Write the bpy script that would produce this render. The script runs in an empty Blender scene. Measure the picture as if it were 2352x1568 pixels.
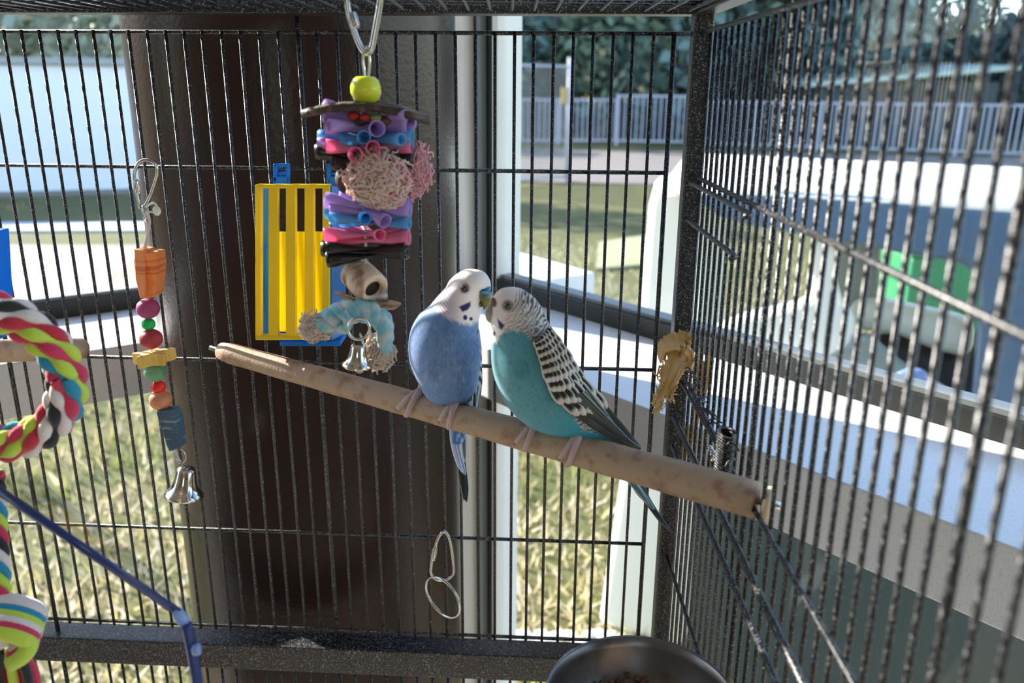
import bpy, bmesh, math, random
import numpy as np
from mathutils import Vector, Matrix
random.seed(7); np.random.seed(7)
S = bpy.context.scene
COL = S.collection

# ------------------------------------------------------------------ camera
F = 1894.0; CX, CY = 1176.0, 784.0
EYE = Vector((0, 0, 1.83))
PITCH = math.radians(17.04); ROLL = math.radians(0.4)
fwd = Vector((0, math.cos(PITCH), -math.sin(PITCH)))
up0 = Vector((0, math.sin(PITCH), math.cos(PITCH))); rt0 = Vector((1, 0, 0))
rt = rt0*math.cos(ROLL) + up0*math.sin(ROLL)
up = up0*math.cos(ROLL) - rt0*math.sin(ROLL)
cam = bpy.data.cameras.new('camera'); camo = bpy.data.objects.new('camera', cam); COL.objects.link(camo)
M = Matrix((rt, up, -fwd)).transposed().to_4x4(); M.translation = EYE
camo.matrix_world = M
cam.sensor_width = 36; cam.lens = F/2352*36; cam.clip_start = 0.01; cam.clip_end = 500
cam.dof.use_dof = True; cam.dof.focus_distance = 0.55; cam.dof.aperture_fstop = 8.5
S.camera = camo

# ------------------------------------------------------------------ world, sun, exposure
SUN_AZ = math.radians(57); SUN_EL = math.radians(27)
SUND = Vector((-math.sin(SUN_AZ)*math.cos(SUN_EL), math.cos(SUN_AZ)*math.cos(SUN_EL), math.sin(SUN_EL)))
w = bpy.data.worlds.new('sky'); S.world = w; w.use_nodes = True
nt = w.node_tree
sky = nt.nodes.new('ShaderNodeTexSky'); sky.sky_type = 'NISHITA'; sky.sun_disc = False
sky.sun_elevation = SUN_EL; sky.sun_rotation = -SUN_AZ; sky.air_density = 1.0; sky.dust_density = 0.5; sky.ozone_density = 1.2
nt.links.new(sky.outputs[0], nt.nodes['Background'].inputs[0]); nt.nodes['Background'].inputs[1].default_value = 0.34
sl = bpy.data.lights.new('sun', 'SUN'); sl.energy = 7.8; sl.angle = math.radians(0.53); sl.color = (1, .94, .85)
so = bpy.data.objects.new('sun', sl); COL.objects.link(so)
so.rotation_euler = SUND.to_track_quat('Z', 'Y').to_euler(); so.location = SUND*30
S.view_settings.view_transform = 'Standard'; S.view_settings.look = 'None'; S.view_settings.gamma = 1
S.view_settings.exposure = 1.0
S.cycles.max_bounces = 10; S.cycles.diffuse_bounces = 5; S.cycles.transparent_max_bounces = 24

# ------------------------------------------------------------------ helpers
def ray(px, py):
    return (rt*((px-CX)/F) - up*((py-CY)/F) + fwd)
def P(px, py, Y):
    d = ray(px, py); return EYE + d*(Y/d.y)
def PZ(px, py, z):
    d = ray(px, py); return EYE + d*((z-EYE.z)/d.z)
def PL(px, py, p0, n):
    d = ray(px, py); return EYE + d*((p0-EYE).dot(n)/d.dot(n))
def proj(p):
    v = p-EYE; z = v.dot(fwd); return CX+F*v.dot(rt)/z, CY-F*v.dot(up)/z
def L(c):
    return tuple(((x/255)/12.92 if x/255 <= .04045 else ((x/255+.055)/1.055)**2.4) for x in c)

class MB:
    def __init__(s): s.v = []; s.f = []; s.c = []; s.sm = []
    def add(s, vs, fs, smooth=True, col=None):
        o = len(s.v); s.v += [tuple(v) for v in vs]; s.f += [tuple(i+o for i in f) for f in fs]
        s.sm += [smooth]*len(fs); s.c += [col]*len(fs)
    def tube(s, pts, r, n=10, cap=True, col=None, squash=None, closed=False):
        pts = [Vector(p) for p in pts]; k = len(pts)
        if not hasattr(r, '__len__'): r = [r]*k
        vs = []; nrm = None
        for i, p in enumerate(pts):
            if closed: t = (pts[(i+1) % k]-pts[i-1]).normalized()
            else: t = (pts[min(i+1, k-1)]-pts[max(i-1, 0)]).normalized()
            if nrm is None:
                nrm = t.orthogonal().normalized()
                if squash: nrm = (squash[1]-t*squash[1].dot(t)).normalized()
            else: nrm = (nrm-t*nrm.dot(t)).normalized()
            b = t.cross(nrm)
            q = squash[0] if squash else 1
            for j in range(n):
                a = 2*math.pi*j/n
                vs.append(p+nrm*(math.cos(a)*r[i]*q)+b*(math.sin(a)*r[i]))
        fs = []
        for i in range(k if closed else k-1):
            for j in range(n):
                a = i*n+j; b_ = i*n+(j+1) % n; i2 = (i+1) % k
                fs.append((a, b_, i2*n+(j+1) % n, i2*n+j))
        if cap and not closed:
            fs.append(tuple(range(n-1, -1, -1))); fs.append(tuple((k-1)*n+j for j in range(n)))
        s.add(vs, fs, True, col)
    def box(s, lo, hi, mat=None, col=None):
        x0, y0, z0 = lo; x1, y1, z1 = hi
        vs = [Vector(p) for p in [(x0,y0,z0),(x1,y0,z0),(x1,y1,z0),(x0,y1,z0),(x0,y0,z1),(x1,y0,z1),(x1,y1,z1),(x0,y1,z1)]]
        if mat: vs = [mat @ v for v in vs]
        s.add(vs, [(0,3,2,1),(4,5,6,7),(0,1,5,4),(1,2,6,5),(2,3,7,6),(3,0,4,7)], False, col)
    def hexa(s, q, d, col=None, smooth=False):      # polygon q extruded by vector d (or per-vertex list)
        n = len(q); q = [Vector(p) for p in q]
        r = [p+d for p in q] if not isinstance(d, list) else d
        s.add(q+r, [tuple(range(n-1,-1,-1)), tuple(range(n, 2*n))]+[(i, (i+1) % n, n+(i+1) % n, n+i) for i in range(n)], smooth, col)
    def sphere(s, c, r, n=20, m=12, rot=None, col=None):
        rx, ry, rz = (r, r, r) if not hasattr(r, '__len__') else r
        vs = []; c = Vector(c)
        for i in range(m+1):
            th = math.pi*i/m
            for j in range(n):
                a = 2*math.pi*j/n
                v = Vector((rx*math.sin(th)*math.cos(a), ry*math.sin(th)*math.sin(a), rz*math.cos(th)))
                if rot: v = rot @ v
                vs.append(c+v)
        fs = [(i*n+j, (i+1)*n+j, (i+1)*n+(j+1) % n, i*n+(j+1) % n) for i in range(m) for j in range(n)]
        s.add(vs, fs, True, col)
    def lathe(s, prof, c, n=32, rot=None, col=None):
        vs = []; c = Vector(c)
        for r, z in prof:
            for j in range(n):
                a = 2*math.pi*j/n
                v = Vector((r*math.cos(a), r*math.sin(a), z))
                if rot: v = rot @ v
                vs.append(c+v)
        k = len(prof)
        s.add(vs, [(i*n+j, i*n+(j+1) % n, (i+1)*n+(j+1) % n, (i+1)*n+j) for i in range(k-1) for j in range(n)], True, col)
    def mesh(s, name, m, vcol=None):
        me = bpy.data.meshes.new(name); me.from_pydata(s.v, [], s.f)
        me.polygons.foreach_set('use_smooth', s.sm)
        if any(c is not None for c in s.c):
            a = me.attributes.new('Col', 'FLOAT_COLOR', 'CORNER')
            arr = []
            for f, c in zip(s.f, s.c):
                arr += list((*(c or (1, 1, 1)), 1))*len(f)
            a.data.foreach_set('color', arr)
        if m: me.materials.append(m)
        bm = bmesh.new(); bm.from_mesh(me)
        bmesh.ops.recalc_face_normals(bm, faces=bm.faces); bm.to_mesh(me); bm.free()
        return me
    def build(s, name, m, parent=None, bevel=0, **props):
        o = bpy.data.objects.new(name, s.mesh(name, m)); COL.objects.link(o)
        if parent is not None: attach(o, parent)
        if bevel:
            b = o.modifiers.new('bevel', 'BEVEL'); b.width = bevel; b.segments = 3; b.limit_method = 'ANGLE'; b.angle_limit = .6
        for k_, v_ in props.items(): o[k_] = v_
        return o
def attach(o, parent):
    o.parent = parent; o.matrix_parent_inverse = parent.matrix_world.inverted() if parent.type != 'EMPTY' else Matrix.Translation(-Vector(parent.location))
def thing(name, label, cat, loc, group=None):
    o = bpy.data.objects.new(name, None); o.empty_display_size = .02; o.location = loc; COL.objects.link(o)
    tag(o, label, cat, group); return o
def tag(o, label, cat, group=None):
    o['label'] = label; o['category'] = cat
    if group: o['group'] = group
    return o
def struct(o): o['kind'] = 'structure'; return o
def link(me, name, parent, loc=(0, 0, 0)):
    o = bpy.data.objects.new(name, me); COL.objects.link(o); o.location = loc
    if parent is not None: attach(o, parent)
    return o
def catmull(pts, n):
    pts = np.array(pts, float); k = len(pts)
    out = []
    for t in np.linspace(0, k-1, n):
        i = min(int(t), k-2); u = t-i
        p0, p1, p2, p3 = pts[max(i-1, 0)], pts[i], pts[i+1], pts[min(i+2, k-1)]
        out.append(.5*((2*p1)+(-p0+p2)*u+(2*p0-5*p1+4*p2-p3)*u*u+(-p0+3*p1-3*p2+p3)*u**3))
    return np.array(out)
def vcurve(pts, n): return [Vector(p) for p in catmull([tuple(p) for p in pts], n)]

# ------------------------------------------------------------------ materials
def mat(name, col, rough=.5, metal=0, noise=None, bump=0, bscale=300, spec=.5, attr=False, sheen=0, trans=0, coat=0, random_val=0):
    m = bpy.data.materials.new(name); m.use_nodes = True; n = m.node_tree.nodes; l = m.node_tree.links
    b = n['Principled BSDF']; b.inputs['Roughness'].default_value = rough; b.inputs['Metallic'].default_value = metal
    b.inputs['Specular IOR Level'].default_value = spec; b.inputs['Coat Weight'].default_value = coat
    if sheen: b.inputs['Sheen Weight'].default_value = sheen
    c = L(col)
    b.inputs['Base Color'].default_value = (*c, 1)
    src = None
    tc = n.new('ShaderNodeTexCoord')
    if attr:
        a = n.new('ShaderNodeAttribute'); a.attribute_name = 'Col'; src = a.outputs['Color']
    if noise:      # (scale, col2, lo, hi, stretch)
        mp = n.new('ShaderNodeMapping'); mp.inputs['Scale'].default_value = noise[4] if len(noise) > 4 else (1, 1, 1)
        l.new(tc.outputs['Object'], mp.inputs[0])
        nz = n.new('ShaderNodeTexNoise'); nz.inputs['Scale'].default_value = noise[0]; nz.inputs['Detail'].default_value = 5
        l.new(mp.outputs[0], nz.inputs[0])
        r = n.new('ShaderNodeMapRange'); r.inputs[1].default_value = noise[2]; r.inputs[2].default_value = noise[3]
        l.new(nz.outputs[0], r.inputs[0])
        mx = n.new('ShaderNodeMix'); mx.data_type = 'RGBA'
        l.new(r.outputs[0], mx.inputs['Factor'])
        if src: l.new(src, mx.inputs['A'])
        else: mx.inputs['A'].default_value = (*c, 1)
        mx.inputs['B'].default_value = (*L(noise[1]), 1)
        src = mx.outputs['Result']
    if src: l.new(src, b.inputs['Base Color'])
    if bump:
        nb = n.new('ShaderNodeTexNoise'); nb.inputs['Scale'].default_value = bscale; nb.inputs['Detail'].default_value = 3
        l.new(tc.outputs['Object'], nb.inputs[0])
        bp = n.new('ShaderNodeBump'); bp.inputs['Strength'].default_value = bump; bp.inputs['Distance'].default_value = .001
        l.new(nb.outputs[0], bp.inputs['Height']); l.new(bp.outputs[0], b.inputs['Normal'])
    if trans:
        tr = n.new('ShaderNodeBsdfTranslucent'); ms = n.new('ShaderNodeMixShader'); ms.inputs[0].default_value = trans
        if src: l.new(src, tr.inputs[0])
        else: tr.inputs[0].default_value = (*c, 1)
        l.new(b.outputs[0], ms.inputs[1]); l.new(tr.outputs[0], ms.inputs[2])
        l.new(ms.outputs[0], n['Material Output'].inputs[0])
    return m
def glass_mat(name, tint=(1, 1, 1), f0=.022, rough=.02):
    m = bpy.data.materials.new(name); m.use_nodes = True; n = m.node_tree.nodes; l = m.node_tree.links
    n.remove(n['Principled BSDF'])
    t = n.new('ShaderNodeBsdfTransparent'); t.inputs[0].default_value = (*tint, 1)
    g = n.new('ShaderNodeBsdfGlossy'); g.inputs['Roughness'].default_value = rough
    f = n.new('ShaderNodeLayerWeight'); f.inputs[0].default_value = .5
    p = n.new('ShaderNodeMath'); p.operation = 'POWER'; p.inputs[1].default_value = 5; l.new(f.outputs['Facing'], p.inputs[0])
    q = n.new('ShaderNodeMath'); q.operation = 'MULTIPLY_ADD'; q.inputs[1].default_value = 1-f0; q.inputs[2].default_value = f0; l.new(p.outputs[0], q.inputs[0])
    ms = n.new('ShaderNodeMixShader'); l.new(q.outputs[0], ms.inputs[0]); l.new(t.outputs[0], ms.inputs[1]); l.new(g.outputs[0], ms.inputs[2])
    l.new(ms.outputs[0], n['Material Output'].inputs[0]); return m
def wire_mat():
    m = bpy.data.materials.new('hammered_black'); m.use_nodes = True; n = m.node_tree.nodes; l = m.node_tree.links
    b = n['Principled BSDF']; b.inputs['Roughness'].default_value = .38; b.inputs['Specular IOR Level'].default_value = .6
    tc = n.new('ShaderNodeTexCoord'); oi = n.new('ShaderNodeObjectInfo')
    ad = n.new('ShaderNodeVectorMath'); ad.operation = 'ADD'; l.new(tc.outputs['Object'], ad.inputs[0])
    sc = n.new('ShaderNodeMath'); sc.operation = 'MULTIPLY'; sc.inputs[1].default_value = 37.0; l.new(oi.outputs['Random'], sc.inputs[0])
    l.new(sc.outputs[0], ad.inputs[1])
    nz = n.new('ShaderNodeTexNoise'); nz.inputs['Scale'].default_value = 900; nz.inputs['Detail'].default_value = 1.5
    l.new(ad.outputs[0], nz.inputs[0])
    r = n.new('ShaderNodeMapRange'); r.inputs[1].default_value = .55; r.inputs[2].default_value = .66; l.new(nz.outputs[0], r.inputs[0])
    mx = n.new('ShaderNodeMix'); mx.data_type = 'RGBA'; mx.inputs['A'].default_value = (.006, .006, .008, 1); mx.inputs['B'].default_value = (.19, .19, .19, 1)
    l.new(r.outputs[0], mx.inputs['Factor']); l.new(mx.outputs['Result'], b.inputs['Base Color'])
    bp = n.new('ShaderNodeBump'); bp.inputs['Strength'].default_value = .35; bp.inputs['Distance'].default_value = .0006
    l.new(nz.outputs[0], bp.inputs['Height']); l.new(bp.outputs[0], b.inputs['Normal'])
    return m
M_WIRE = wire_mat()
M_CHROME = mat('chrome', (205, 203, 198), .16, 1)
M_GLASS = glass_mat('window_glass', (.97, .975, .965))
M_FRAME = mat('white_frame', (238, 234, 226), .4, noise=(6, (230, 226, 218), .4, .7))
M_GASKET = mat('rubber_gasket', (24, 27, 24), .5)
M_SEAL = mat('grey_seal', (128, 132, 132), .4)
M_COLUMN = mat('brown_paint', (54, 39, 33), .28, bump=.3, bscale=260, noise=(3, (48, 35, 30), .4, .7), spec=.24)
M_WALL = mat('wall_paint', (190, 184, 174), .8)
M_PERCH = mat('perch_wood', (170, 144, 118), .65, noise=(110, (138, 94, 74), .52, .74, (1, 1, 1)), bump=.3, bscale=500)

# ------------------------------------------------------------------ setting: window corner
ZL = EYE.z - .262                                      # ledge height
dR = Vector((-.642, .766, 0)).normalized(); nR = Vector((.766, .642, 0))     # right window runs away to the left
dL = Vector((.815, .579, 0)).normalized(); nL = Vector((-.579, .815, 0))     # left window runs away to the right
aR = PZ(1600, 800, ZL); aL = PZ(315, 703, ZL)
# corner of the two glass planes
A_ = np.array([[dR.x, -dL.x], [dR.y, -dL.y]]); tt = np.linalg.solve(A_, np.array([aL.x-aR.x, aL.y-aR.y]))
COR = Vector((aR.x+dR.x*tt[0], aR.y+dR.y*tt[0], 0))
ZT = EYE.z+1.0; ZB = .25; ZF = .12                       # window head, bottom, room floor
def frame_mat(o, d, n):                                 # local x along -d from the corner into the room, y outward, z up
    x = -d; m = Matrix((x, n, Vector((0, 0, 1)))).transposed().to_4x4(); m.translation = o; return m
def window(num, d, n, jamb, length, ledge_d, px_front):
    root = bpy.data.objects.new('window_%d' % num, None); COL.objects.link(root); root.location = COR; struct(root)
    mm = frame_mat(Vector((COR.x, COR.y, 0)), d, n)
    b = MB()
    b.box((jamb[0]-.05, -.035, ZB), (jamb[1], .04, ZT), mm); b.build('jamb', M_FRAME, root, bevel=.003)
    b = MB(); b.box((jamb[1], -.02, ZB), (jamb[1]+.008, .02, ZT), mm); b.build('gasket', M_GASKET, root)
    b = MB(); b.box((jamb[1]+.008, -.022, ZB), (jamb[1]+.015, .02, ZT), mm); b.build('seal', M_SEAL, root)
    b = MB(); b.box((jamb[1]+.015, -.012, ZB), (jamb[1]+.026, .02, ZT), mm); b.build('gasket', M_GASKET, root)
    b = MB(); b.box((jamb[1]+.026, -.012, ZB), (jamb[1]+.036, .03, ZT), mm); b.build('jamb', M_FRAME, root, bevel=.002)
    x0 = jamb[1]+.035
    # head, bottom rail, far jamb
    b = MB(); b.box((x0, -.03, ZT-.07), (length, .03, ZT), mm); b.build('head_rail', M_FRAME, root)
    b = MB(); b.box((x0, -.03, ZB), (length, .03, ZB+.07), mm); b.build('bottom_rail', M_FRAME, root)
    b = MB(); b.box((length, -.03, ZB), (length+.07, .03, ZT), mm); b.build('jamb', M_FRAME, root)
    # ledge (transom shelf) with dark gasket along the glass
    b = MB(); b.box((jamb[0]-.25, -ledge_d, ZL-.058), (length, .03, ZL), mm); b.build('ledge', M_LEDGE, root, bevel=.002)
    b = MB(); b.box((x0, -.012, ZL), (length, .012, ZL+.02), mm); b.build('gasket', M_GASKET, root)
    b = MB(); b.box((x0, -.004, ZL+.02), (length, .016, ZL+.0245), mm); b.build('glazing_bead', M_SEAL, root)
    b = MB(); b.box((x0, -.003, ZL+.02), (length, .003, ZT-.05), mm); b.build('pane', M_GLASS, root)
    b = MB(); b.box((x0, -.003, ZB+.05), (length, .003, ZL-.055), mm); b.build('pane', M_GLASS, root)
    return mm
M_LEDGE = mat('ledge_paint', (232, 234, 238), .22, noise=(700, (210, 212, 216), .55, .7), bump=.06, bscale=500)
jr = PL(1100, 700, COR, nR); jR = (jr-Vector((COR.x, COR.y, jr.z))).dot(-dR)
j1 = PL(1168, 700, COR, nR); w_ = (j1-jr).dot(-dR)
mmR = window(2, dR, nR, (jR-.04, jR+.018), 2.6, .172, None)
mmL = window(1, dL, nL, (.05, .14), 2.6, .165, None)
# column in the corner
def az(px, py):
    d = ray(px, py); return math.atan2(d.x, d.y)
azl, azr = az(317, 400), az(1050, 400); azc = (azl+azr)/2; hf = (azr-azl)/2
RC = .655*math.sin(hf)/(1-math.sin(hf)); DC = .655+RC
CC = Vector((DC*math.sin(azc), DC*math.cos(azc), 0))
b = MB(); b.lathe([(RC, ZF-.2), (RC, ZT+.1)], CC, 96); struct(b.build('column', M_COLUMN))
# room shell (the side with the photographer)
b = MB()
b.box((-4.2, -4.5, ZF-.1), (3.6, 1.0, ZF)); struct(b.build('floor', mat('floor_tile', (164, 152, 138), .5)))
pts = [COR+nR*.04+nL*.04, COR-dR*2.75+nR*.04, Vector((2.2, -4.5, 0)), Vector((-2.6, -4.5, 0)), COR-dL*2.75+nL*.04]
b = MB(); b.hexa([Vector((p.x, p.y, ZT)) for p in pts], Vector((0, 0, .1))); struct(b.build('ceiling', M_WALL))
def wall(name, p, q):
    p = Vector((p.x, p.y, ZF)); q = Vector((q.x, q.y, ZF)); n = (q-p).cross(Vector((0, 0, 1))).normalized()*.1
    b = MB(); b.hexa([p, q, q+n, p+n], Vector((0, 0, ZT-ZF))); struct(b.build(name, M_WALL))
wall('wall_right', pts[1], pts[2]); wall('wall_left', pts[3], pts[4])
wall('wall_back_right', pts[2], Vector((.5, -4.5, 0))); 
wall('wall_back_left', Vector((-.5, -4.5, 0)), pts[3])  # gap left between the back walls, sized to admit sky fill

# low wall strips under the windows
for nm, d, n in (('wall_sill_right', dR, nR), ('wall_sill_left', dL, nL)):
    mm = frame_mat(Vector((COR.x, COR.y, 0)), d, n); b = MB(); b.box((-.05, -.06, 0), (2.7, .06, ZB), mm); struct(b.build(nm, M_WALL))
# ------------------------------------------------------------------ outside
M_LAWN = mat('dry_grass', (92, 88, 46), .9, noise=(2.2, (78, 82, 36), .42, .62), bump=0)
def ground_poly(px, z): return [PZ(x, y, z) for x, y in px]
b = MB(); b.box((-90, -12, -.1), (90, 120, 0))
lawn = struct(b.build('ground', M_LAWN))
M_CONC = mat('concrete', (152, 142, 128), .85, noise=(1.5, (140, 132, 120), .4, .7))
M_ASPH = mat('pale_asphalt', (122, 114, 110), .9, noise=(1.2, (114, 108, 106), .4, .7))
b = MB(); b.hexa([PZ(700, 336, .01), PZ(2900, 372, .01), PZ(2900, 455, .01), PZ(700, 408, .01)], Vector((0, 0, .02)))
struct(b.build('road', M_ASPH))
b = MB(); b.hexa([PZ(-700, 566, .01), PZ(700, 566, .01), PZ(700, 672, .01), PZ(-700, 735, .01)], Vector((0, 0, .02)))
struct(b.build('pavement', M_CONC))
b = MB(); b.hexa([PZ(-900, 515, .01), PZ(700, 512, .01), PZ(700, 530, .01), PZ(-900, 535, .01)], Vector((0, 0, .02)))
struct(b.build('kerb_strip', mat('kerb_grey', (186, 192, 204), .8)))
# grass: blades near the windows, one mass
rng = np.random.RandomState(3)
b = MB(); N = 46000
vs = []; fs = []; cs = []
pal = [L(c) for c in ((222, 204, 172), (194, 180, 128), (150, 156, 84), (232, 218, 194), (126, 130, 78))]
for i in range(N):
    r_ = 1.45+9.0*rng.rand()**2.2; a_ = rng.uniform(-1.0, 1.15)
    x, y = r_*math.sin(a_), r_*math.cos(a_)
    p = Vector((x, y, 0))
    if (p-Vector((COR.x, COR.y, 0))).dot(nR) < .12 and (p-Vector((COR.x, COR.y, 0))).dot(nL) < .12: continue
    patch = math.sin(x*2.1+1)+math.sin(y*1.7)+math.sin(x*3.3-y*2.9)
    h = rng.uniform(.03, .09)*(1.5 if patch > .8 else .8); ww = rng.uniform(.004, .011); t = rng.uniform(0, 6.28); le = rng.uniform(0, .09); t2 = rng.uniform(0, 6.28)
    o = len(vs)
    vs += [(x-ww*math.cos(t), y-ww*math.sin(t), 0), (x+ww*math.cos(t), y+ww*math.sin(t), 0), (x+le*math.cos(t2), y+le*math.sin(t2), h)]
    fs.append((o, o+1, o+2))
    cs.append(pal[int(rng.choice(5, p=[.15, .2, .35, .05, .25] if patch > .5 else [.34, .22, .08, .3, .06]))])
b.add(vs, fs, False); b.c = cs
g = b.build('grass', mat('grass_blades', (255, 255, 255), .7, attr=True, trans=.3), None, kind='stuff')
tag(g, 'dry tufted lawn grass growing just outside the two windows', 'grass')
g['kind'] = 'stuff'
# white stones by the wall foot
M_STONE = mat('white_stone', (226, 224, 222), .7)
for i in range(26):
    q = PZ(1165+14*i+rng.uniform(-6, 6), 1462+rng.uniform(-14, 22), .02); b = MB()
    r_ = rng.uniform(.02, .038); b.sphere((0, 0, 0), (r_, r_*rng.uniform(.7, 1), r_*.6), 8, 5)
    o = b.build('pebble', M_STONE); o.location = q
    tag(o, 'white rounded pebble in the strip of stones at the foot of the window wall', 'pebble', 'white pebbles outside the window')
# fence of grey pickets
M_FENCE = mat('fence_paint', (168, 170, 186), .5)
def picket_fence(label, a, c, z0, z1, gap, posts):
    t = thing('picket_fence', label, 'fence', (a.x, a.y, 0))
    a = Vector((a.x, a.y, 0)); c = Vector((c.x, c.y, 0)); d = (c-a); ln = d.length; d.normalize(); nn = Vector((-d.y, d.x, 0))
    mm = Matrix((d, nn, Vector((0, 0, 1)))).transposed().to_4x4(); mm.translation = a
    for z in (z0, z1-.07):
        b = MB(); b.box((0, -.03, z), (ln, .03, z+.07), mm); b.build('rail', M_FENCE, t)
    b = MB(); x = .05
    while x < ln:
        b.box((x-.026, -.02, z0), (x+.026, .02, z1-.03), mm); x += gap
    b.build('pickets', M_FENCE, t, kind='stuff')
    for k in range(posts+1):
        x = ln*k/posts; b = MB(); b.box((x-.05, -.05, 0), (x+.05, .05, z1+.03), mm); b.build('post', M_FENCE, t)
picket_fence('grey picket fence behind the chain link gate, lower stretch', PZ(860, 330, .05), PZ(1415, 328, .05), .1, 1.52, .19, 4)
picket_fence('taller grey picket fence stretch beside the cage corner post, across the road', PZ(1415, 330, .05), PZ(1590, 333, .05), .12, 1.66, .2, 1)
picket_fence('long grey picket fence seen through the side bars of the cage', PZ(1590, 334, .05), PZ(2750, 372, .05), .1, 1.5, .19, 7)
# chain link gate
gr = PZ(1303, 420, 0); gl = PZ(1040, 440, 0); gl.z = gr.z = 0
t = thing('chain_link_gate', 'chain link gate with a tall pale post and small yellow sign', 'gate', gr)
d = (gl-gr); ln = d.length; d.normalize(); nn = Vector((-d.y, d.x, 0)); mm = Matrix((d, nn, Vector((0, 0, 1)))).transposed().to_4x4(); mm.translation = gr
b = MB(); b.tube([gr, gr+Vector((0, 0, 2.42))], .055, 12); b.build('post', M_FENCE, t)
for z in (.12, 2.25):
    b = MB(); b.tube([mm @ Vector((0, 0, z)), mm @ Vector((ln, 0, z))], .025, 8); b.build('rail', M_FENCE, t)
b = MB(); sp = .075; H = 2.13
k = -int(H/sp)
while k*sp < ln:
    for sgn in (0, 1):
        x0 = k*sp; x1 = x0+H; za, zb = (.12, .12+H) if sgn == 0 else (.12+H, .12)
        u0 = max(0, -x0/H); u1 = min(1, (ln-x0)/H)
        if u1 > u0: b.tube([mm @ Vector((x0+H*u0, 0, za+(zb-za)*u0)), mm @ Vector((x0+H*u1, 0, za+(zb-za)*u1))], .005, 3, False)
    k += 1
b.build('wire_mesh', mat('galvanised', (150, 152, 156), .4, .5), t, kind='stuff')
b = MB(); b.box((.04, -.02, 1.55), (.2, 0, 1.86), mm); b.build('sign_plate', mat('yellow_sign', (196, 160, 64), .5), t)
# trailer on the left
M_TRAIL = mat('trailer_white', (224, 228, 240), .35)
c0 = PZ(290, 446, 0); c0.z = 0
dd = Vector((.93, .30, 0)).normalized()
mm = Matrix((-dd, Vector((-dd.y, dd.x, 0)), Vector((0, 0, 1)))).transposed().to_4x4(); mm.translation = c0
t = thing('garden_shed', 'plain white shed wall standing beyond the left window', 'shed', c0)
b = MB(); b.box((-.9, 0, 0), (8, 2.4, 2.16), mm); b.build('wall', M_TRAIL, t, bevel=.03)
b = MB(); b.box((-1.0, -.12, 2.16), (8.1, 2.5, 2.27), mm); b.build('roof', mat('shed_fascia', (150, 156, 160), .5), t, bevel=.01)
b = MB(); b.box((-.92, -.02, 0), (8.02, .02, .10), mm); b.build('plinth', mat('shed_plinth', (120, 120, 118), .7), t)
# trees
M_BARK = mat('bark', (70, 60, 50), .9)
def tree(x, y, h, cr, dark, label, kind):
    t = thing('tree', label, 'tree', (x, y, 0), 'trees behind the fence')
    b = MB(); b.tube([(x, y, 0), (x+.2, y, h*.35), (x-.1, y+.1, h*.7)], [.28, .2, .08], 8); b.build('trunk', M_BARK, t)
    rs = np.random.RandomState(int(abs(x*31+y*7)) % 9999)
    b = MB()
    for k in range(2400):
        u = rs.normal(size=3); u /= np.linalg.norm(u); rr = rs.rand()**.45
        p = Vector((x+u[0]*cr*rr, y+u[1]*cr*rr, h*.52+u[2]*h*.5*rr))
        s_ = rs.uniform(.3, .7)*cr*.19
        ax = [Vector(rs.normal(size=3)).normalized()*s_ for _ in range(2)]
        b.add([p-ax[0], p+ax[1]*.6, p+ax[0], p-ax[1]*.6], [(0, 1, 2, 3)], False)
    b.build('crown', M_LEAF[kind], t, kind='stuff')
M_LEAF = [mat('leaf_dark', (118, 144, 142), .6, noise=(.6, (80, 110, 112), .4, .6), trans=.15), mat('leaf_mid', (126, 146, 124), .6, noise=(.6, (96, 118, 108), .4, .6), trans=.2), mat('leaf_pale', (196, 202, 184), .6, noise=(.5, (168, 178, 164), .4, .6), trans=.4)]  # leaf colours are lightened to stand in for haze
LB = ['dark evergreen tree in the wood behind the fence', 'olive green tree in the wood behind the fence', 'pale grey green tree above the white shed']
tr_ = [(-3, 33, 15, 3.6, 0), (2.5, 36, 16, 4, 1), (0, 42, 18, 4.5, 0), (6, 33, 13, 3.6, 0), (9.5, 35, 14, 3.6, 1), (12.5, 31, 13, 2.4, 0), (20.9, 33, 11, 1.9, 0),
       (9, 44, 20, 5, 0), (15, 44, 19, 5, 0), (22, 30, 6.2, 2.6, 1), (28, 32, 14, 4, 0), (24.4, 36, 7.6, 2.2, 0), (20.3, 39, 5.8, 2.8, 0), (-6, 44, 18, 5, 0), (33, 34, 14, 4.5, 0), (4, 33, 9, 3, 1), (-1, 33, 8.5, 2.8, 0), (13.6, 35, 8, 3, 0)]
ORD = ['first', 'second', 'third', 'fourth', 'fifth', 'sixth', 'seventh', 'eighth', 'ninth', 'tenth', 'eleventh', 'twelfth', 'thirteenth', 'fourteenth', 'fifteenth', 'sixteenth', 'seventeenth', 'eighteenth']
for kind in (0, 1):
    q_ = sorted([t_ for t_ in tr_ if t_[4] == kind], key=lambda t_: math.atan2(t_[0], t_[1]))
    for i, (x, y, h, c_, k) in enumerate(q_): tree(x, y, h, c_, k, LB[k]+', '+ORD[i]+' of its kind from the left', k)
for i, (x, y, h, c_) in enumerate(((-32, 30, 7, 3.5), (-27, 31, 7.5, 3.5), (-22, 30, 6.5, 3.2), (-17.5, 31, 7.5, 3.4), (-13, 30, 6.5, 3), (-9, 31, 6.5, 2.8))):
    tree(x, y, h, c_, 2, LB[2]+', '+ORD[i]+' from the left', 2)
tree(-5.5, 16.4, 5.2, 1.35, 1, 'small olive tree on the lawn hidden behind the brown column', 1)
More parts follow.
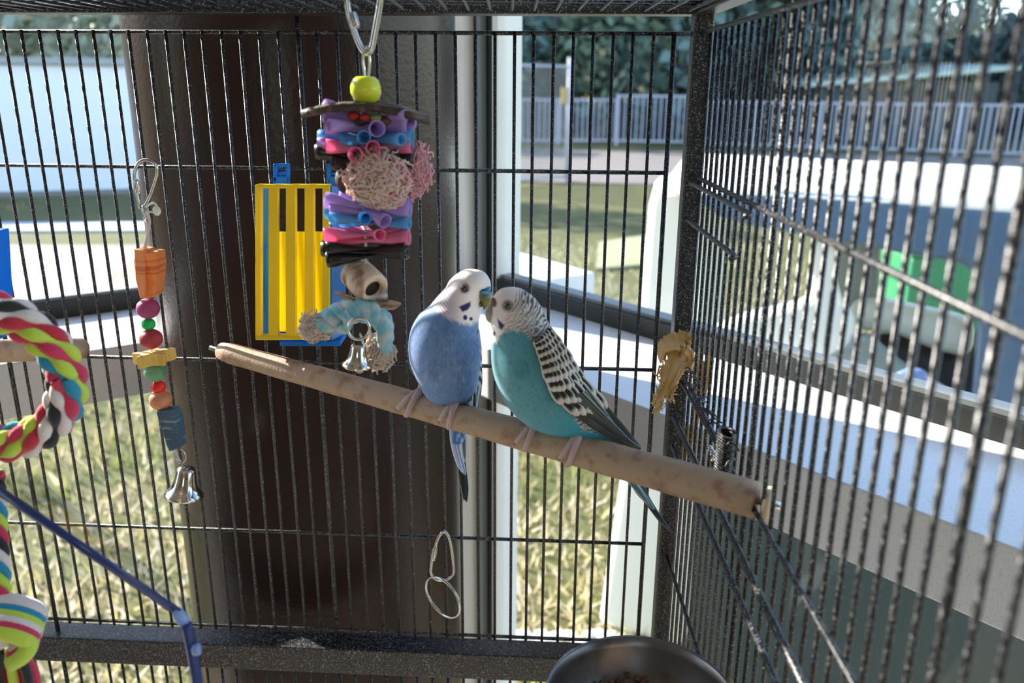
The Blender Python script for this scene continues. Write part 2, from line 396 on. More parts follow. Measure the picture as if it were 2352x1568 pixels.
for i, (x, y, h, c_) in enumerate(((-16, 9, 5.5, 2.6), (-18, 4.5, 6, 3), (-19, 0, 6, 3), (-17, 14, 5, 2.6))):  # unseen trees added to block low sky reflected in the panes
    tree(x, y, h, c_, 1, 'olive tree added out of view past the left window to mask sky reflections, %s along' % ORD[i], 1)
for i in range(13):
    x = -8+3.9*i; y = 37+1.5*math.sin(i*2.1); t = thing('shrub', 'dark shrub in the undergrowth along the wood edge, %s from the left' % ORD[i], 'shrub', (x, y, 0), 'undergrowth of the wood'); rs = np.random.RandomState(i); b = MB()
    for k in range(1800):
        p = Vector((x+rs.uniform(-2.5, 2.5), y+rs.uniform(-1, 1), rs.uniform(0, 4.2))); s_ = rs.uniform(.2, .5)
        ax = [Vector(rs.normal(size=3)).normalized()*s_ for _ in range(2)]
        b.add([p-ax[0], p+ax[1]*.6, p+ax[0], p-ax[1]*.6], [(0, 1, 2, 3)], False)
    b.build('foliage', M_LEAF[0], t, kind='stuff')
# far shed in the trees
q = P(2120, 190, 29.5); t = thing('shed', 'low shed with a pale metal roof edge among the trees', 'shed', (q.x, q.y, 0))
b = MB(); b.box((q.x-3.6, q.y, 0), (q.x+2.6, q.y+4, 2.15)); b.build('wall', mat('shed_wall', (66, 74, 74), .8), t)
b = MB(); b.hexa([(q.x-4, q.y-.4, 1.95), (q.x+3, q.y-.4, 2.55), (q.x+3, q.y-.4, 2.68), (q.x-4, q.y-.4, 2.08)], Vector((0, 5, .2))); b.build('roof', mat('shed_roof', (168, 186, 176), .5), t)
# green bin on the lawn
q = PZ(2170, 770, 0); b = MB(); t = thing('storage_box', 'green storage box standing on the lawn behind the white cart', 'box', q)
b.box((q.x-.34, q.y, 0), (q.x+.3, q.y+.7, .62)); b.build('body', mat('green_plastic', (50, 126, 84), .45), t, bevel=.03)
b = MB(); b.box((q.x-.37, q.y-.03, .62), (q.x+.33, q.y+.73, .68)); b.build('lid', mat('green_plastic_lid', (58, 136, 92), .45), t, bevel=.02)
b = MB(); b.hexa([PZ(1375, 560, .01), PZ(1480, 545, .01), PZ(1480, 612, .01), PZ(1368, 622, .01)], Vector((0, 0, .03))); 
struct(b.build('reflection_patch', mat('reflection_tint', (150, 150, 112), .9)))  # thin slab painted to stand for a faint greenish reflection over the lawn
# white cart
ZR = 1.575
A1 = PZ(1640, 438, ZR); B1 = PZ(2352, 482, ZR); cd = (B1-A1).normalized(); cn = Vector((-cd.y, cd.x, 0))
if cn.y < 0: cn = -cn
cart = thing('utility_cart', 'white roofed utility cart parked close outside the right window', 'cart', Vector((A1.x, A1.y, 0)))
def cp(px, off=0):
    q = [PL(x, y, A1+cn*off, cn) for x, y in px]
    for p in q: p.z = max(p.z, .06)
    return q
M_CW = mat('cart_white', (232, 232, 222), .35); M_CS = mat('cart_slate', (92, 116, 142), .3); M_CD = mat('cart_dark', (34, 34, 34), .7)
M_CT = mat('cart_shade_teal', (58, 74, 76), .35); M_CG = mat('cart_grey', (150, 156, 148), .6)
def cpart(name, px, off, th, m, bev=.012):
    q = cp(px, off); b = MB(); b.hexa(q, cn*th); return b.build(name, m, cart, bevel=bev)
band = [(1596, 442), (1640, 437), (1800, 440), (2000, 452), (2352, 482), (2800, 522), (2800, 1500), (2352, 1080), (2222, 1010), (2236, 860), (2250, 700), (2246, 645), (2215, 608), (2050, 580), (1880, 550), (1720, 522), (1650, 500), (1608, 470)]
cpart('side_shell', band, 0, .05, M_CS, .02)
# roof, gently domed
b = MB(); q0 = A1-cd*.14; ln = 2.6; vs = []; n1 = 9
for i in range(n1):
    u = i/(n1-1)
    for k in range(12):
        s_ = ln*k/11
        vs.append(q0+cd*s_+cn*(.52*u)+Vector((0, 0, .075*math.sin(u*math.pi)-.0)))
fs = [(i*12+k, i*12+k+1, (i+1)*12+k+1, (i+1)*12+k) for i in range(n1-1) for k in range(11)]
b.add(vs, fs); o = b.build('roof', M_CW, cart); md = o.modifiers.new('solid', 'SOLIDIFY'); md.thickness = .03
cpart('end_panel', [(1498, 420), (1510, 408), (1530, 402), (1612, 400), (1640, 440), (1608, 520), (1604, 780), (1592, 1100), (1560, 1530), (1366, 1530), (1420, 1100), (1458, 800), (1484, 470)], .1, .32, M_CW, .05)
cpart('door_pillar', [(1872, 545), (1912, 552), (1915, 660), (1930, 705), (1960, 740), (1960, 830), (1720, 820), (1560, 800), (1600, 770), (1700, 726), (1800, 702), (1856, 684)], .03, .09, M_CW, .03)
cpart('rear_pillar', [(1912, 545), (2022, 560), (2015, 720), (1912, 720)], .3, .06, M_CG)
cpart('seat_back', [(1940, 700), (2030, 698), (2240, 742), (2232, 830), (2150, 812), (2060, 775), (2010, 770), (1950, 760)], .16, .12, M_CW, .04)
cpart('seat_base', [(1700, 770), (2240, 770), (2240, 1000), (1700, 900)], .22, .04, M_CD)
cpart('side_panel', [(1600, 770), (1720, 800), (1880, 830), (1990, 770), (2060, 830), (2200, 930), (2240, 960), (2240, 1010), (1900, 900), (1600, 830)], .02, .05, mat('cart_sage', (124, 136, 128), .5))
cpart('trim_strip', [(1715, 815), (1960, 858), (2215, 920), (2215, 928), (1960, 868), (1715, 824)], -.012, .03, mat('cart_trim', (226, 228, 226), .3), .004)
cpart('shaded_lower_side', [(1604, 800), (2235, 960), (2352, 1060), (2800, 1480), (2800, 3200), (1560, 3200), (1575, 1500), (1598, 1000)], 0, .06, M_CT, .01)  # dark teal stands for shade and pane reflections on the lower body
q = cp([(2085, 880)], -.09)[0]; b = MB(); b.sphere((0, 0, 0), (.012, .05, .035), 20, 12, Matrix((cn, cd, Vector((0, 0, 1)))).transposed() @ Matrix.Rotation(.7, 3, 'X'))
o = b.build('mirror', mat('mirror_shell', (120, 140, 190), .15), None); o.location = q; attach(o, cart)
b = MB(); b.tube(cp([(2080, 850), (2130, 872), (2205, 918)], -.08), [.006, .008, .011], 8); b.build('mirror_arm', mat('cart_arm', (168, 168, 166), .4), cart)
# ------------------------------------------------------------------ the cage
BP0 = Vector((0, .58, 0)); BPN = Vector((.052, 1, 0)).normalized()
def B(px, py, off=0): return PL(px, py, BP0-BPN*off, BPN)       # point on the back panel (off = towards the room)
zrow = [B(1100, y).z for y in (76, 392, 840, 1236, 1459)]
zbar_t, zbar_b = B(1100, 1486).z, B(1100, 1542).z
zlow = B(1100, 1531).z-.004
ztop0, ztop1 = B(1000, 34).z, B(1000, 4).z
cage = thing('bird_cage', 'black hammered wire bird cage seen from inside, in the window corner', 'cage', (0, .58, zbar_b-.3))
wx = [(x, 0) for x in (-258, -218, -178, -138, -98)]+[(-58, 1), (-17, 0)]+[(x, 0) for x in (23, 65, 103, 142, 183, 222, 260, 298, 337, 378, 418, 458, 497, 540, 580, 622, 663)]+[(705, 1)]+[(x, 0) for x in (748, 791, 834, 877, 920, 963, 1007, 1050, 1094, 1137, 1180, 1222, 1266, 1309, 1352, 1396, 1439, 1484)]+[(1530, 1)]
RW, RT, RR = .00116, .0017, .00145
def rodmesh(name, r, h, curl=False):
    b = MB()
    if curl: b.tube([(0, 0, 0), (0, 0, h-.002), (0, -.0012, h), (0, -.003, h+.0006)], r, 10)
    else: b.tube([(0, 0, 0), (0, 0, h)], r, 10)
    return b.mesh(name, M_WIRE)
H = zrow[0]-zrow[4]+.002
me_w = rodmesh('wire', RW, H+.001); me_t = rodmesh('wire_thick', RT, ztop0-zbar_t); me_e = rodmesh('wire_edge', RT, H); me_l = rodmesh('wire_low', RW, .26); me_lt = rodmesh('wire_low_thick', RT, .26)
bp = bpy.data.objects.new('back_panel', None); COL.objects.link(bp); bp.location = (0, .58, zrow[4]); attach(bp, cage)
lp = bpy.data.objects.new('lower_panel', None); COL.objects.link(lp); lp.location = (0, .58, zlow); attach(lp, cage)
bpy.context.view_layer.update()
def sub(o, p):
    o.parent = p; o.matrix_parent_inverse = p.matrix_world.inverted()
for x, th in wx:
    q = B(x, 392)
    if x == 1530: o = link(me_e, 'wire', None, (q.x, q.y, zrow[4]-.001))
    elif th: o = link(me_t, 'wire', None, (q.x, q.y, zbar_t-.001))
    else: o = link(me_w, 'wire', None, (q.x, q.y-.0022, zrow[4]-.002))
    sub(o, bp)
    if x < 1500:
        o = link(me_lt if th else me_l, 'wire', None, (q.x, q.y, zlow-.258)); sub(o, lp)
xl = B(-275, 392).x; xr = B(1530, 392).x
def bpt(x, z, off=0): return Vector((x, .58-.052*x-off, z))
for i, z in enumerate(zrow):
    b = MB(); b.tube([bpt(xl, z), bpt(xr+(.012 if i == 0 else 0), z)], RR, 10); sub(b.build('cross_bar', M_WIRE), bp)
b = MB(); b.tube([bpt(xl, zlow), bpt(xr, zlow)], RR, 10); sub(b.build('cross_bar', M_WIRE), lp)
for z in (zlow-.13, zlow-.258):
    b = MB(); b.tube([bpt(xl, z), bpt(xr, z)], RR, 10); sub(b.build('cross_bar', M_WIRE), lp)
M_TUBE = M_WIRE
XW = P(1594, 410, .56).x                                 # side panel plane
def slab(name, x0, x1, y0, y1, z0, z1):
    b = MB(); q = [bpt(x0, z0, y0), bpt(x1, z0, y0), bpt(x1, z0, y1), bpt(x0, z0, y1)]
    b.hexa(q, Vector((0, 0, z1-z0))); return b.build(name, M_TUBE, cage, bevel=.0012)
slab('top_rail', xl, XW+.006, -.009, .009, ztop0, ztop1)
slab('middle_rail', xl, XW+.006, -.012, .010, zbar_b, zbar_t)
xp = B(1562, 392).x
b = MB(); b.box((xp, .557, zbar_b-.3), (xp+.0125, .571, ztop1)); b.build('corner_post', M_TUBE, cage, bevel=.0015)
# side panel: towards the room
sp_ = bpy.data.objects.new('side_panel', None); COL.objects.link(sp_); sp_.location = (XW, .56, zrow[4]); attach(sp_, cage)
bpy.context.view_layer.update()
ystart = .549; NS = 40
H2 = zrow[0]-(zlow-.05)
me_s = rodmesh('side_wire', RW, H2); me_s2 = rodmesh('side_wire_thick', RT, ztop0-(zlow-.05))
for k in range(NS):
    y = ystart-.0134*k
    if y < .03: break
    o = link(me_s2 if k == 12 or k == 26 else me_s, 'wire', None, (XW+.002, y, zlow-.05)); sub(o, sp_)
yend = .03
for z in (zrow[0], zrow[1], zrow[2], zrow[3], zlow-.045):
    b = MB(); b.tube([(XW-.0012, .56, z), (XW-.0012, yend, z)], RR, 10); sub(b.build('cross_bar', M_WIRE), sp_)
# feeder door with its own bars, lower half of the side panel
def sidept(px, py): return PL(px, py, Vector((XW-.004, 0, 0)), Vector((1, 0, 0)))
z1, z2 = P(1565, 948, .56).z, P(1565, 1012, .56).z
dz = P(1600, 498, .56).z
dr = bpy.data.objects.new('feeder_door', None); COL.objects.link(dr); dr.location = (XW, .4, z1); attach(dr, cage); bpy.context.view_layer.update()
for z, r in ((z1, .0021), (z2, .0018)):
    b = MB(); b.tube([(XW-.0045, .55, z), (XW-.0045, .06, z)], r, 10); sub(b.build('cross_bar', M_WIRE), dr)
M_SIL = M_CHROME
y0 = sidept(1722, 515).y
for za, ya in ((zrow[1]-.003, y0), (dz, y0+.02)):
    b = MB(); b.tube([(XW-.004, .552, za-.001), (XW-.004, ya, za-.001), (XW-.008, ya-.006, za-.001)], .0015, 10); sub(b.build('door_hook', M_WIRE), dr)
# spring catch
c0 = sidept(1688, 992); c1 = sidept(1676, 1086); b = MB(); pts_ = []
for i in range(150):
    u = i/149; a = u*2*math.pi*15
    pts_.append(c0.lerp(c1, u)+Vector((math.cos(a)*.004-.004, math.sin(a)*.0065, 0)))
b.tube(pts_, .0009, 6); sub(b.build('spring', M_WIRE), dr)
b = MB(); q = sidept(1660, 1045); b.tube(vcurve([sidept(1582, 880), sidept(1620, 960), sidept(1655, 1040), q+Vector((-.006, -.004, -.004)), q+Vector((-.008, -.012, .002))], 24), .0017, 8); sub(b.build('latch', M_WIRE), dr)
for i in range(5):
    q = sidept(1655+6*i, 1030+9*i); b = MB(); b.sphere(q+Vector((-.006, 0, 0)), (.002, .0028, .002), 10, 6); sub(b.build('latch_bead', M_SIL), dr)
b = MB()
for i in range(26):
    u = random.random(); q = sidept(1590+110*u+random.uniform(-10, 10), 860+190*u+random.uniform(-26, 14)); v = Vector((-.004, random.uniform(-.006, .006), random.uniform(-.004, .004)))
    b.tube(vcurve([q, q+v+Vector((0, 0, .003)), q+v*1.6], 6), .0005, 5)
sub(b.build('twist_tie', M_WIRE, None, kind='stuff'), dr)
# roof grid
zroof = ztop0+.30*(ztop1-ztop0)
rp = bpy.data.objects.new('roof_panel', None); COL.objects.link(rp); rp.location = (0, .4, ztop1); attach(rp, cage); bpy.context.view_layer.update()
b = MB(); b.tube([(0, 0, 0), (0, -.53, 0)], RW, 8); me_r = b.mesh('roof_wire', M_WIRE)
x = xl+.004
while x < XW-.004:
    o = link(me_r, 'wire', None, (x, .569-.052*x, zroof)); sub(o, rp); x += .0141
for y in (.548, .530, .40, .25, .1):
    b = MB(); b.tube([(xl, y, zroof+.002), (XW, y, zroof+.002)], RW, 8); sub(b.build('cross_bar', M_WIRE), rp)
b = MB(); b.box((XW-.006, .03, ztop0), (XW+.008, .56, ztop1)); b.build('side_rail', M_TUBE, cage, bevel=.0012)
b = MB(); b.box((XW-.006, .03, zbar_b), (XW+.008, .56, zbar_t)); b.build('side_rail', M_TUBE, cage, bevel=.0012)
# perch
PA = P(510, 806, .573); PBY = None
d_ = ray(1738, 1148); PB = EYE+d_*((XW+.001)/d_.x)
perch = thing('wooden_perch', 'long pale wooden perch under the two budgies', 'perch', PA)
b = MB(); n_ = 40
pts_ = [PA.lerp(PB, i/(n_-1)) for i in range(n_)]
rs_ = [.0074+.0022*i/(n_-1)+.00012*math.sin(i*1.3) for i in range(n_)]; rs_[0] *= .86; rs_[-1] *= .95
b.tube(pts_, rs_, 28); M_PERCH2 = M_PERCH; attach(b.build('dowel', M_PERCH), perch)
b = MB(); t_ = (PB-PA).normalized(); b.tube([PB+t_*.0045, PB+t_*.0075], [.0085, .0085], 24); attach(b.build('washer', mat('washer_wood', (214, 188, 156), .6)), perch)
b = MB(); b.tube([PB-t_*.005, PB+t_*.012], .0022, 12); attach(b.build('screw', M_CHROME), perch)
b = MB(); b.tube([PA+t_*.01, PA-t_*.012], .0022, 12); attach(b.build('screw', M_CHROME), perch)
def perch_at(px):
    lo, hi = 0, 1
    for _ in range(40):
        m_ = (lo+hi)/2
        if proj(PA.lerp(PB, m_))[0] < px: lo = m_
        else: hi = m_
    return PA.lerp(PB, lo)
Q0 = P(186, 800, .50); Q1 = P(-170, 812, .40)
perch2 = thing('wooden_perch', 'short wooden perch behind the rope ring', 'perch', Q1)
b = MB(); b.tube([Q0.lerp(Q1, i/11) for i in range(12)], [.0066]*11+[.0066], 24); attach(b.build('dowel', M_PERCH), perch2)
# ------------------------------------------------------------------ toys and fittings
def mpp(px, py, Y): return (P(px, py, Y)-EYE).dot(fwd)/F
def pxs(pts, Y, n=None, closed=False):
    q = [P(*p[:2], p[2] if len(p) > 2 else Y) for p in pts]
    if closed:
        q2 = [tuple(v) for v in q]; q2 = q2[-2:]+q2+q2[:2]; k = len(q)
        c = catmull(q2, (len(q2)-1)*8+1)[16:16+k*8]; return [Vector(v) for v in c]
    return vcurve(q, n or len(q)*6)
def part(b, name, m, parent, **kw):
    o = b.build(name, m, None, **kw); attach(o, parent); return o
def quick_link(parent, pts, Y, r, sleeve, name='quick_link'):
    b = MB(); b.tube(pxs(pts, Y, closed=True), r, 12, closed=True); o = part(b, name, M_CHROME, parent)
    a, c = P(*sleeve[0], Y), P(*sleeve[1], Y); b = MB()
    k = 8; prof = [1.5 if 0 < i < k-1 else 1.15 for i in range(k)]
    vs = []; ax = (c-a); t = ax.normalized(); n1 = t.orthogonal().normalized(); n2 = t.cross(n1)
    b.tube([a+ax*i/(k-1) for i in range(k)], [r*p for p in prof], 20)
    for j in range(14):
        an = 2*math.pi*j/14; d = (n1*math.cos(an)+n2*math.sin(an))*r*1.5; b.tube([a+ax*.15+d, a+ax*.85+d], r*.13, 5)
    o2 = b.build('screw_sleeve', M_CHROME, None); sub(o2, o) if False else attach(o2, parent)
    return o
def ring3(c, r, tr, normal, n=48):
    n0 = normal.normalized(); u = n0.orthogonal().normalized(); v = n0.cross(u)
    b = MB(); b.tube([c+u*math.cos(2*math.pi*i/n)*r+v*math.sin(2*math.pi*i/n)*r for i in range(n)], tr, 10, closed=True); return b
def pipe(pts, rad, th, n=18, flat=None):
    b = MB(); k = len(pts); vs = []
    d = (pts[-1]-pts[0]).normalized(); z = Vector((0, 0, 1)); sd = d.cross(z).normalized(); zz = sd.cross(d)
    for i in list(range(k))+list(range(k-1, -1, -1)):
        inner = len(vs) >= k*n
        r = rad[i]-(th if inner else 0); f = flat[i] if flat else 1
        for j in range(n):
            a = 2*math.pi*j/n; vs.append(pts[i]+sd*math.cos(a)*r*(2-f if f < 1 else 1)*(1 if f == 1 else .8)+zz*math.sin(a)*r*f)
    K = 2*k
    b.add(vs, [(i*n+j, i*n+(j+1) % n, ((i+1) % K)*n+(j+1) % n, ((i+1) % K)*n+j) for i in range(K) for j in range(n)])
    return b
def plastic(name, c, trans=.5, rough=.22): return mat(name, c, rough, trans=trans, spec=.5)
M_PUR = plastic('purple_tube', (208, 180, 234)); M_BLU = plastic('blue_tube', (124, 194, 236)); M_PNK = plastic('pink_tube', (248, 156, 194)); M_BLK = mat('black_tube', (26, 25, 25), .3)
M_ROPE = mat('cotton_rope', (238, 214, 204), .9, sheen=.3, trans=.3, noise=(160, (240, 176, 186), .5, .7))
M_ROPEB = mat('blue_cotton', (120, 196, 214), .9, sheen=.3, trans=.2, noise=(150, (206, 214, 214), .42, .62))
M_ROPEW = mat('white_cotton', (222, 206, 192), .9, sheen=.3, trans=.25, noise=(140, (198, 176, 160), .5, .7))
# ---- the big straw toy
YT = .44
toy = thing('bird_toy', 'big hanging bird toy of purple blue pink and black tubes with cotton tassels', 'bird toy', P(840, 240, YT))
K = mpp(840, 400, YT)
quick_link(toy, [(797, -12), (800, 25), (812, 68), (826, 103), (840, 121), (853, 112), (862, 70), (870, 25), (874, -12), (866, -45), (836, -62), (806, -45)], YT, 7*K, ((806, 28), (818, 66)))
b = MB(); b.tube(pxs([(837, 118), (834, 140), (838, 172), (842, 190), (846, 172), (849, 140), (845, 114), (841, 108)], YT, closed=True), 3.6*K, 10, closed=True); part(b, 'wire_loop', M_CHROME, toy)
b = MB(); b.tube([P(841, 185, YT), P(840, 400, YT), P(838, 700, YT)], 3*K, 8); part(b, 'cord', mat('white_cord', (220, 214, 206), .8), toy)
b = MB(); pr = [(8*K, 29*K), (20*K, 28*K), (29*K, 21*K), (34*K, 6*K), (34*K, -6*K), (28*K, -22*K), (18*K, -29*K), (6*K, -29*K), (6*K, 29*K), (8*K, 29*K)]
b.lathe(pr, P(840, 206, YT), 32); part(b, 'bead', mat('lime_bead', (222, 228, 60), .25, trans=.1), toy)
# coconut shell piece: curved slab
b = MB(); cc_ = P(838, 258, YT); nn_ = 40; mm_ = 8; vs = []
for sgn in (1, -1):
    for i in range(nn_+1):
        u = -1+2*i/nn_
        for j in range(mm_+1):
            v = -1+2*j/mm_; wdt = math.sqrt(max(0, 1-abs(u)**3))*48*K
            x = u*145*K; z = 24*K*(1-u*u)-5*K*v*v-(15*K if sgn < 0 else 0)+(-8*K if u > .6 else 0)*(u-.6)-.6*K*math.sin(i*1.7)
            vs.append(cc_+Vector((x, v*wdt, z-u*4*K)))
o_ = (nn_+1)*(mm_+1); fs = []
for sgn in (0, 1):
    for i in range(nn_):
        for j in range(mm_): a = sgn*o_+i*(mm_+1)+j; fs.append((a, a+1, a+mm_+2, a+mm_+1))
for i in range(nn_):
    for j in (0, mm_): a = i*(mm_+1)+j; fs.append((a, a+mm_+1, a+o_+mm_+1, a+o_))
for j in range(mm_):
    for i in (0, nn_): a = i*(mm_+1)+j; fs.append((a, a+1, a+o_+1, a+o_))
b.add(vs, fs); part(b, 'coconut_shell', mat('coconut_shell', (62, 48, 42), .6, noise=(200, (110, 92, 80), .5, .7), bump=.4, bscale=400), toy)
for x, y, c, n in ((812, 266, (176, 44, 36), 'red'), (838, 270, (190, 50, 40), 'red'), (865, 272, (150, 168, 110), 'green'), (885, 278, (96, 58, 50), 'brown'), (828, 280, (60, 44, 40), 'brown')):
    b = MB(); b.sphere(P(x, y, YT-.006), (14*K, 12*K, 10*K), 14, 9); part(b, 'bead', mat(n+'_dyed_wood', c, .6), toy)
def straw(cx, cy, az, half, r, m, tilt=0, off=0, pinch=.5, crimp=False, dy=0):
    C = P(cx, cy, YT+dy); a = math.radians(az); d = Vector((math.cos(a), -math.sin(a), 0))
    k = 15; pts = []; rad = []; fl = []
    for i in range(k):
        u = -1+2*i/(k-1); uu = u+off
        pts.append(C+d*(uu*half*K)+Vector((0, 0, -tilt*u*K-4*K*(1-u*u))))
        e = abs(u)**1.1; rad.append(r*K*(pinch+(1-pinch)*min(1, e*1.15))); fl.append(1 if e > .75 else .55+.6*e if e > .2 else .5)
    part(pipe(pts, rad, 1.8*K, 18, [min(1, f) for f in fl]), 'tube', m, toy)
for a_ in [ # layer tubes: centre px, azimuth (0 across, 90 towards the viewer), half length px, radius px, material, tilt
    (845, 270, 8, 98, 27, M_PUR, 14, -.02), (850, 292, -6, 100, 17, M_PUR, 2, 0), (848, 288, 66, 62, 18, M_PUR, 4, .12), (856, 283, 150, 102, 15, M_PUR, 3, 0), (850, 270, 25, 96, 12, M_PUR, -8, 0),
    (840, 312, 12, 112, 15, M_BLU, -2, 0), (866, 322, -8, 82, 17, M_BLU, 2, 0), (840, 308, 84, 62, 15, M_BLU, 3, .12), (848, 316, 35, 100, 14, M_BLU, 0, 0),
    (842, 336, 6, 106, 19, M_PNK, -4, 0), (848, 331, 74, 64, 16, M_PNK, 3, .12), (838, 345, 98, 64, 17, M_PNK, 4, .12), (850, 340, -14, 98, 16, M_PNK, 6, 0), (838, 322, 3, 106, 15, M_PUR, -8, 0),
    (838, 358, 4, 112, 19, M_BLK, 10, 0), (858, 372, -8, 96, 17, M_BLK, 0, 0), (842, 368, 28, 80, 16, M_BLK, -12, 0), (852, 360, 120, 62, 15, M_BLK, 0, 0),
    (846, 470, 6, 100, 22, M_PUR, 6, 0), (852, 482, -6, 94, 16, M_PUR, 0, 0), (838, 474, 40, 70, 18, M_PUR, 28, 0),
    (845, 492, 3, 100, 15, M_BLU, 4, 0), (842, 488, 84, 62, 15, M_BLU, 2, .12), (862, 508, 10, 84, 17, M_BLU, 0, 0), (850, 500, -24, 94, 14, M_BLU, 4, 0),
    (842, 534, -4, 98, 18, M_PNK, -4, 0), (845, 548, 8, 100, 19, M_PNK, -8, 0), (866, 536, 12, 76, 15, M_PNK, 2, 0), (850, 528, 60, 66, 14, M_PNK, 2, 0),
    (838, 574, 2, 101, 19, M_BLK, 2, 0), (845, 584, -7, 96, 20, M_BLK, -10, 0), (850, 572, 14, 92, 17, M_BLK, -6, 0), (842, 566, -18, 94, 15, M_BLK, 2, 0)]:
    straw(*a_[:6], tilt=a_[6], off=a_[7])
# tassels
def yarn(name, c, rad, m, n, Y, seed, r=2.5, down=.5, stray=.12):
    """cotton tuft: short curled strands lying on and curling off a soft core"""
    rs = np.random.RandomState(seed); b = MB(); c0 = P(c[0], c[1], Y); R = Vector((rad[0]*K, rad[2]*K, rad[1]*K))
    b.sphere(c0, (R.x*.86, R.y*.86, R.z*.86), 18, 12)
    for i in range(n):
        u = Vector(rs.normal(size=3)).normalized(); u.y = -abs(u.y) if rs.rand() < .7 else u.y
        h = Vector(rs.normal(size=3)); h.z -= down; lift = rs.uniform(.88, 1.0); pts = []
        esc = rs.rand() < .35
        for k in range(6):
            pts.append(c0+Vector((u.x*R.x, u.y*R.y, u.z*R.z))*(lift+.02*k+(stray*k/5*rs.uniform(.5, 1.6) if esc else 0)))
            h = (h-u*h.dot(u)).normalized(); u = (u+h*.13+Vector(rs.normal(size=3))*.05).normalized(); h = h+Vector(rs.normal(size=3))*.7
        q = vcurve(pts, 12); b.tube(q, [r*K*(1-.3*i_/11) for i_ in range(12)], 5)
    return part(b, name, m, toy, kind='stuff')
yarn('tassel', (868, 408), (70, 60, 44), M_ROPE, 420, YT-.008, 1)
yarn('tassel', (884, 452), (44, 26, 30), M_ROPE, 160, YT-.008, 12)
M_PNKC = mat('pink_cotton', (240, 190, 200), .9, sheen=.3, trans=.3)
yarn('tassel', (962, 388), (30, 46, 26), M_PNKC, 170, YT+.004, 2, 2.2, .8, .3)
yarn('tassel', (950, 432), (18, 22, 16), M_PNKC, 70, YT+.004, 22, 2.0, .9, .4)
b = MB(); b.sphere(P(792, 412, YT+.004), (22*K, 30*K, 32*K), 18, 12); part(b, 'coconut_chunk', mat('coconut_chunk', (84, 50, 40), .6, noise=(260, (58, 36, 30), .4, .6), bump=.4, bscale=500), toy)
b = MB(); b.sphere(P(912, 440, YT+.004), (26*K, 30*K, 36*K), 18, 12); part(b, 'coconut_chunk', mat('coconut_chunk_b', (116, 96, 80), .6, bump=.4, bscale=500), toy)
# hollow wooden barrel
b = MB(); C = P(836, 644, YT); d = Vector((math.cos(math.radians(-50)), math.sin(math.radians(-50)), -.34)).normalized(); rot = d.to_track_quat('Z', 'Y').to_matrix()
R_ = 40*K; hl = 46*K
b.lathe([(R_*.5, -hl), (R_*.9, -hl), (R_, -hl*.9), (R_*1.02, -hl*.35), (R_*.98, -hl*.3), (R_*1.03, -hl*.2), (R_*1.03, hl*.5), (R_, hl*.9), (R_*.93, hl), (R_*.56, hl), (R_*.5, hl*.7), (R_*.5, -hl)], C, 32, rot)
part(b, 'wooden_barrel', mat('bark_wood', (218, 190, 166), .7, noise=(120, (150, 112, 90), .5, .66, (1, 1, .3)), bump=.4, bscale=300), toy)
b = MB(); b.lathe([(R_*.52, -hl*.9), (R_*.5, hl*.8), (0.0001, hl*.7)], C+d*.0001, 20, rot); part(b, 'barrel_bore', mat('bore_wood', (46, 34, 28), .8), toy, label='dark bore of the barrel')  # bore lining is a darker wood colour than the barrel
# wooden wafer, curved
b = MB(); vs = []
top = [(768, 669), (790, 672), (815, 684), (845, 688), (880, 686), (905, 690), (922, 695)]; bot = [(770, 676), (792, 686), (820, 697), (850, 702), (885, 712), (905, 711), (921, 700)]
for y_ in (-.012, .012):
    for p in top+bot[::-1]: vs.append(P(p[0], p[1], YT+y_*(1-.4*abs(p[0]-845)/75)))
n_ = 14; b.add(vs, [tuple(range(n_)), tuple(range(2*n_-1, n_-1, -1))]+[(i, (i+1) % n_, n_+(i+1) % n_, n_+i) for i in range(n_)], False)
part(b, 'wood_wafer', mat('wafer', (178, 150, 126), .7, noise=(220, (96, 76, 62), .5, .62, (.3, 1, 1)), bump=.3), toy, bevel=.0006)
b = MB(); b.lathe([(2*K, 8*K), (18*K, 7*K), (21*K, 0), (18*K, -7*K), (2*K, -8*K)], P(870, 679, YT), 20); part(b, 'spacer_bead', mat('clear_bead', (214, 210, 204), .2, trans=.4), toy)
# blue and white knotted rope
for k_ in range(3):
    ph = k_*2.1
    def wob(pts, Y): 
        c = pxs(pts, Y, 40); return [p+Vector((0, math.cos(i*.45+ph)*13*K, math.sin(i*.45+ph)*13*K)) for i, p in enumerate(c)]
    b = MB(); b.tube(wob([(738, 748), (768, 728), (800, 716), (840, 712), (868, 726), (886, 752), (884, 786)], YT-.008), 19*K, 10); part(b, 'rope_strand', M_ROPEB, toy)
b = MB(); b.tube(pxs([(786, 716), (800, 735), (792, 756), (778, 750)], YT-.014, 20), 12*K, 10); part(b, 'rope_strand', M_ROPEB, toy)
yarn('frayed_end', (726, 750), (36, 32, 26), M_ROPEW, 200, YT-.008, 3, 2.4, .2, .2)
yarn('frayed_end', (872, 806), (32, 44, 26), M_ROPEW, 240, YT-.004, 4, 2.4, .8, .2)
part(ring3(P(824, 755, YT-.02), 25*K, 3.4*K, Vector((.35, -1, .1))), 'split_ring', M_CHROME, toy)
def bell(c, r, h, tiltq, m, parent, nm='bell'):
    b = MB(); pr = [(0.0002, h*.5), (r*.28, h*.5), (r*.40, h*.48), (r*.48, h*.40), (r*.56, h*.1), (r*.66, -h*.15), (r*.84, -h*.32), (r*.99, -h*.40), (r, -h*.47), (r*.94, -h*.5), (r*.80, -h*.44), (r*.55, -h*.2), (r*.45, h*.3), (0.0002, h*.42)]
    b.lathe(pr, c, 40, tiltq); return part(b, nm, m, parent)
M_BELL = mat('nickel', (214, 206, 196), .12, 1, noise=(350, (120, 96, 88), .62, .7))
